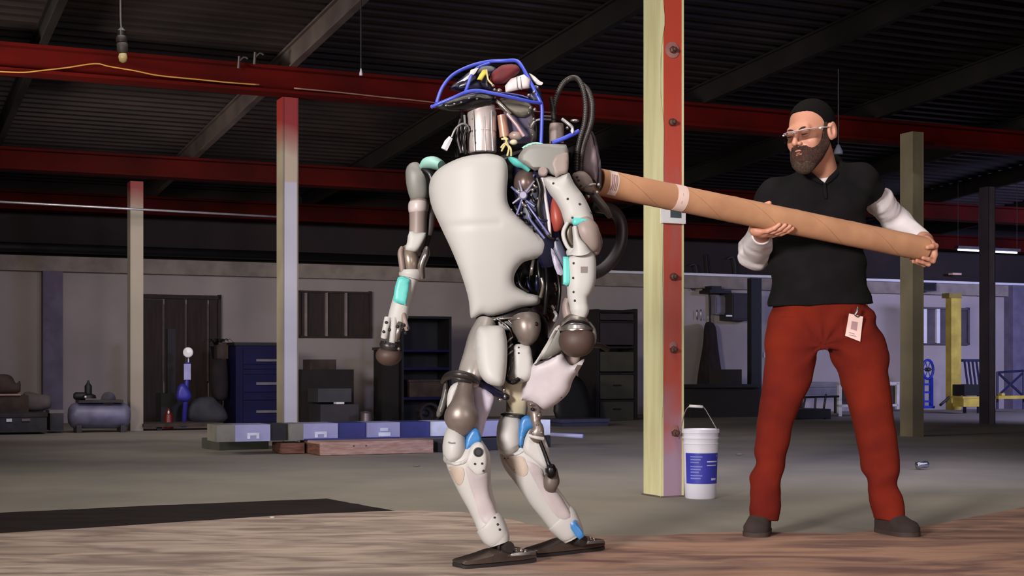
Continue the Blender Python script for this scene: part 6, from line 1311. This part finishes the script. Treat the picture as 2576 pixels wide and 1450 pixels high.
X, Y, Z = sf.pts((slice(None),) * 3); sf.F = sf.F + .010 * vnoise(X + .5 * Z, Y, Z - .35 * X, 5, 6, 14, 3) + .005 * vnoise(X - .6 * Z, Y, Z, 13, 12, 22, 4)
def sclip(X, Y, Z):
    nb = W3(2068, 436, 5.80); r = np.sqrt((X - nb[0]) ** 2 + (Y - nb[1] + .0) ** 2)
    V_ = Z - (nb[2] - .052 + 1.0 * np.abs(X - nb[0] + .002) + .35 * np.maximum(Y - nb[1], 0))                 # open V under the chin
    neck = np.minimum(V_, .072 - r)
    neck2 = np.minimum(.056 - np.sqrt((X - nb[0]) ** 2 + (Y - 5.85) ** 2), Z - (nb[2] - .03))
    return np.maximum(neck, neck2)
sf.clip(sclip)
shirt = sdfobj('polo_shirt', sf, M_shirt, MAN)
# collar
def CP(px, py, Y): return PX(px, py, Y)
obj('collar', bm_tube(NB(), [CP(2070, 462, 5.735), CP(2048, 448, 5.75), CP(2024, 430, 5.79), CP(2026, 412, 5.86), CP(2066, 400, 5.93), CP(2104, 398, 5.91), CP(2112, 412, 5.85), CP(2104, 436, 5.78), CP(2088, 452, 5.75), CP(2078, 462, 5.738)], [.006, .011, .013, .013, .012, .012, .013, .013, .011, .006], 10, 4), M_shirt, shirt, smooth=True)
obj('placket', bm_plate(NB(), [(2070, 460), (2078, 460), (2082, 500), (2074, 501)], lambda x, y: 5.728 - .0003 * (y - 460), .01, .002, 4, 5, 1), M_shirt, shirt, smooth=True)
uf = Field(np.arange(1.12, 1.34, .005), np.arange(5.70, 5.98, .005), np.arange(1.33, 1.50, .005))
f, lo, hi = capsule(W3(2069, 418, 5.84), W3(2069, 462, 5.84), .066, .076); uf.add(f, lo, hi, .01)
nb = W3(2069, 432, 5.80)
uf.clip(lambda X, Y, Z: Z - (nb[2] - .018 + .35 * np.abs(X - nb[0] - .0) + .25 * (Y - 5.80)))
sdfobj('undershirt', uf, M_slv, MAN)
def sleeve(name, pts, rad, cutf, n_axis, extra=None):
    P = np.array(pts); l = P.min(0) - .1; h = P.max(0) + .1; fd = Field(*[np.arange(l[i], h[i], .0055) for i in range(3)]); limb(fd, P, rad, 0, .03)
    if extra: extra(fd)
    X, Y, Z = fd.pts((slice(None),) * 3); d = np.array(n_axis) / np.linalg.norm(n_axis)
    s_ = (X * d[0] + Y * d[1] + Z * d[2]); fd.F = fd.F + .0070 * vnoise(s_ + .15 * X, Y, Z * .3, 30, 12, 12, 8) + .004 * vnoise(s_, X, Y, 55, 18, 18, 9)
    fd.clip(cutf); return sdfobj(name, fd, M_slv, MAN)
wl = wr_l + (el_l - wr_l) * -.02; dl = (wr_l - el_l); dl /= np.linalg.norm(dl)
wrr = wr_r - (wr_r - el_r) * .06; drr = (wr_r - el_r); drr /= np.linalg.norm(drr)
pl_ = lambda p, n: (lambda X, Y, Z: (X - p[0]) * n[0] + (Y - p[1]) * n[1] + (Z - p[2]) * n[2])
sleeve('sleeve', [sh_l + (el_l - sh_l) * .35, el_l, wl + dl * .02], [.052, .066, .036], pl_(wl, dl), el_l - sh_l)
sleeve('sleeve', [sh_r + (el_r - sh_r) * .16, el_r, wrr + drr * .02], [.057, .053, .034], pl_(wrr, drr), el_r - sh_r)
pf = Field(np.arange(.86, 1.62, .0065), np.arange(5.60, 6.0, .0065), np.arange(.04, .95, .0065))
for rows in (PR_, LGL, LGR):
    f, lo, hi = stack([row(*r[:3], r[3], r[4], 5.75, 0) for r in rows], 2.2); pf.add(f, lo, hi, .010)
X, Y, Z = pf.pts((slice(None),) * 3); amp = np.interp(Z, [.05, .25, .4, .7, .95], [.006, .0055, .002, .002, .0045])
pf.F = pf.F + 2.4 * amp * vnoise(X + .4 * Z, Y, Z - .3 * X, 9, 9, 20, 5) + .0035 * vnoise(X, Y, Z + .5 * X, 10, 10, 7, 6)
cr = W3(2070, 868, 5.72)
dd = np.sqrt((X - cr[0]) ** 2 + (Z - cr[2]) ** 2); pf.F = pf.F + .004 * np.sin(np.arctan2(Z - cr[2], X - cr[0]) * 9 + dd * 12) * np.exp(-(dd / .16) ** 2)
pants = sdfobj('trousers', pf, M_pants, MAN)
for x0, x1, cx in ((1879, 1956, 5.73), (2195, 2271, 5.73)):
    pass
# belt edge / fly stitches
0 and obj('shirt_hem', bm_tube(NB(), [CP(2198, 772, 5.74), CP(2205, 768, 5.80), CP(2206, 768, 5.86)], .006, 8, 3), M_shirt, shirt, smooth=True)
# shoes
def shoe(ax_, heel, toe):
    heel, toe = Vector(heel), Vector(toe); d = toe - heel; L_ = d.length; d.normalize(); s = Vector((-d.y, d.x, 0)); z0 = .0145
    prof = [(0, .022, .07), (.05, .032, .088), (.18, .039, .100), (.34, .042, .100), (.5, .044, .088), (.68, .049, .070), (.84, .047, .060), (.94, .036, .048), (1.0, .014, .034)]
    def ring(t, w_, h, kind):
        c = heel + d * (L_ * t); zb = z0 + (0 if kind else .016); zt_ = z0 + (.017 if kind else h); w2 = w_ * (1.06 if kind else 1)
        o = []
        for a, q in ((-1, 0), (-1.02, .45), (-.8, .8), (-.4, .98), (0, 1.02), (.4, .98), (.8, .8), (1.02, .45), (1, 0)): o.append(c + s * (a * w2) + Vector((0, 0, zb + (zt_ - zb) * (q if not kind else (1 if 0 < q else 0)))))
        return o
    pr = [tuple(q) for q in catmull(prof, 3)]
    sh = obj('shoe', bm_rings(NB(), [ring(*q, 0) for q in pr]), M_shoe, MAN, smooth=True, ang=60)
    obj('sole', bm_rings(NB(), [ring(*q, 1) for q in pr]), M_shsole, sh, smooth=True, ang=40)
    for i in range(3):
        t = .44 + .08 * i; c = heel + d * (L_ * t) + Vector((0, 0, z0 + .078 - .009 * i)); obj('lace', bm_tube(NB(), [c - s * .02 - Vector((0, 0, .008)), c + Vector((0, 0, .002)), c + s * .02 - Vector((0, 0, .008))], .0025, 6, 3), M_hole, sh, smooth=True)
    return sh
k = kk_(5.7)
shoe(1918, ((1930 - CX) * k, 5.80, 0), ((1886 - CX) * k, 5.595, 0)); shoe(2234, ((2228 - CX) * k, 5.80, 0), ((2284 - CX) * k, 5.60, 0))
# badge hanging at the pocket
bd = empty('badge', PX(2148, 822, 5.68), 'white photo badge on a clip hanging at the man\'s pocket', 'badge')
Yb_ = lambda x, y: 5.672 + .0002 * (y - 780)
obj('card', bm_plate(NB(), [(2136, 789), (2171, 797), (2164, 860), (2126, 845)], Yb_, .002, 0, 5, 10, 1), mat('badge_white', (236, 204, 196), .35), bd)
obj('photo', bm_plate(NB(), [(2143, 808), (2158, 811), (2155, 833), (2140, 828)], lambda x, y: Yb_(x, y) - .0012, .001, 0, 5, 10, 1), mat('badge_photo', (170, 134, 140), .5), bd)
for y, l in ((836, 14), (842, 18)): obj('text_line', bm_plate(NB(), [(2136, y), (2136 + l, y + 4), (2136 + l, y + 6), (2136, y + 2)], lambda x, y_: Yb_(x, y_) - .0012, .001, 0, 5, 10, 1), mat('badge_photo', (0, 0, 0)), bd)
obj('clip', bm_tube(NB(), [PX(2158, 772, 5.675), PX(2156, 784, 5.672), PX(2150, 794, 5.670)], [.004, .006, .004], 8, 3), M_steel, bd, smooth=True)
obj('strap', bm_tube(NB(), [PX(2150, 792, 5.670), PX(2158, 798, 5.669), PX(2166, 790, 5.672)], .0022, 6, 3), M_hole, bd, smooth=True)
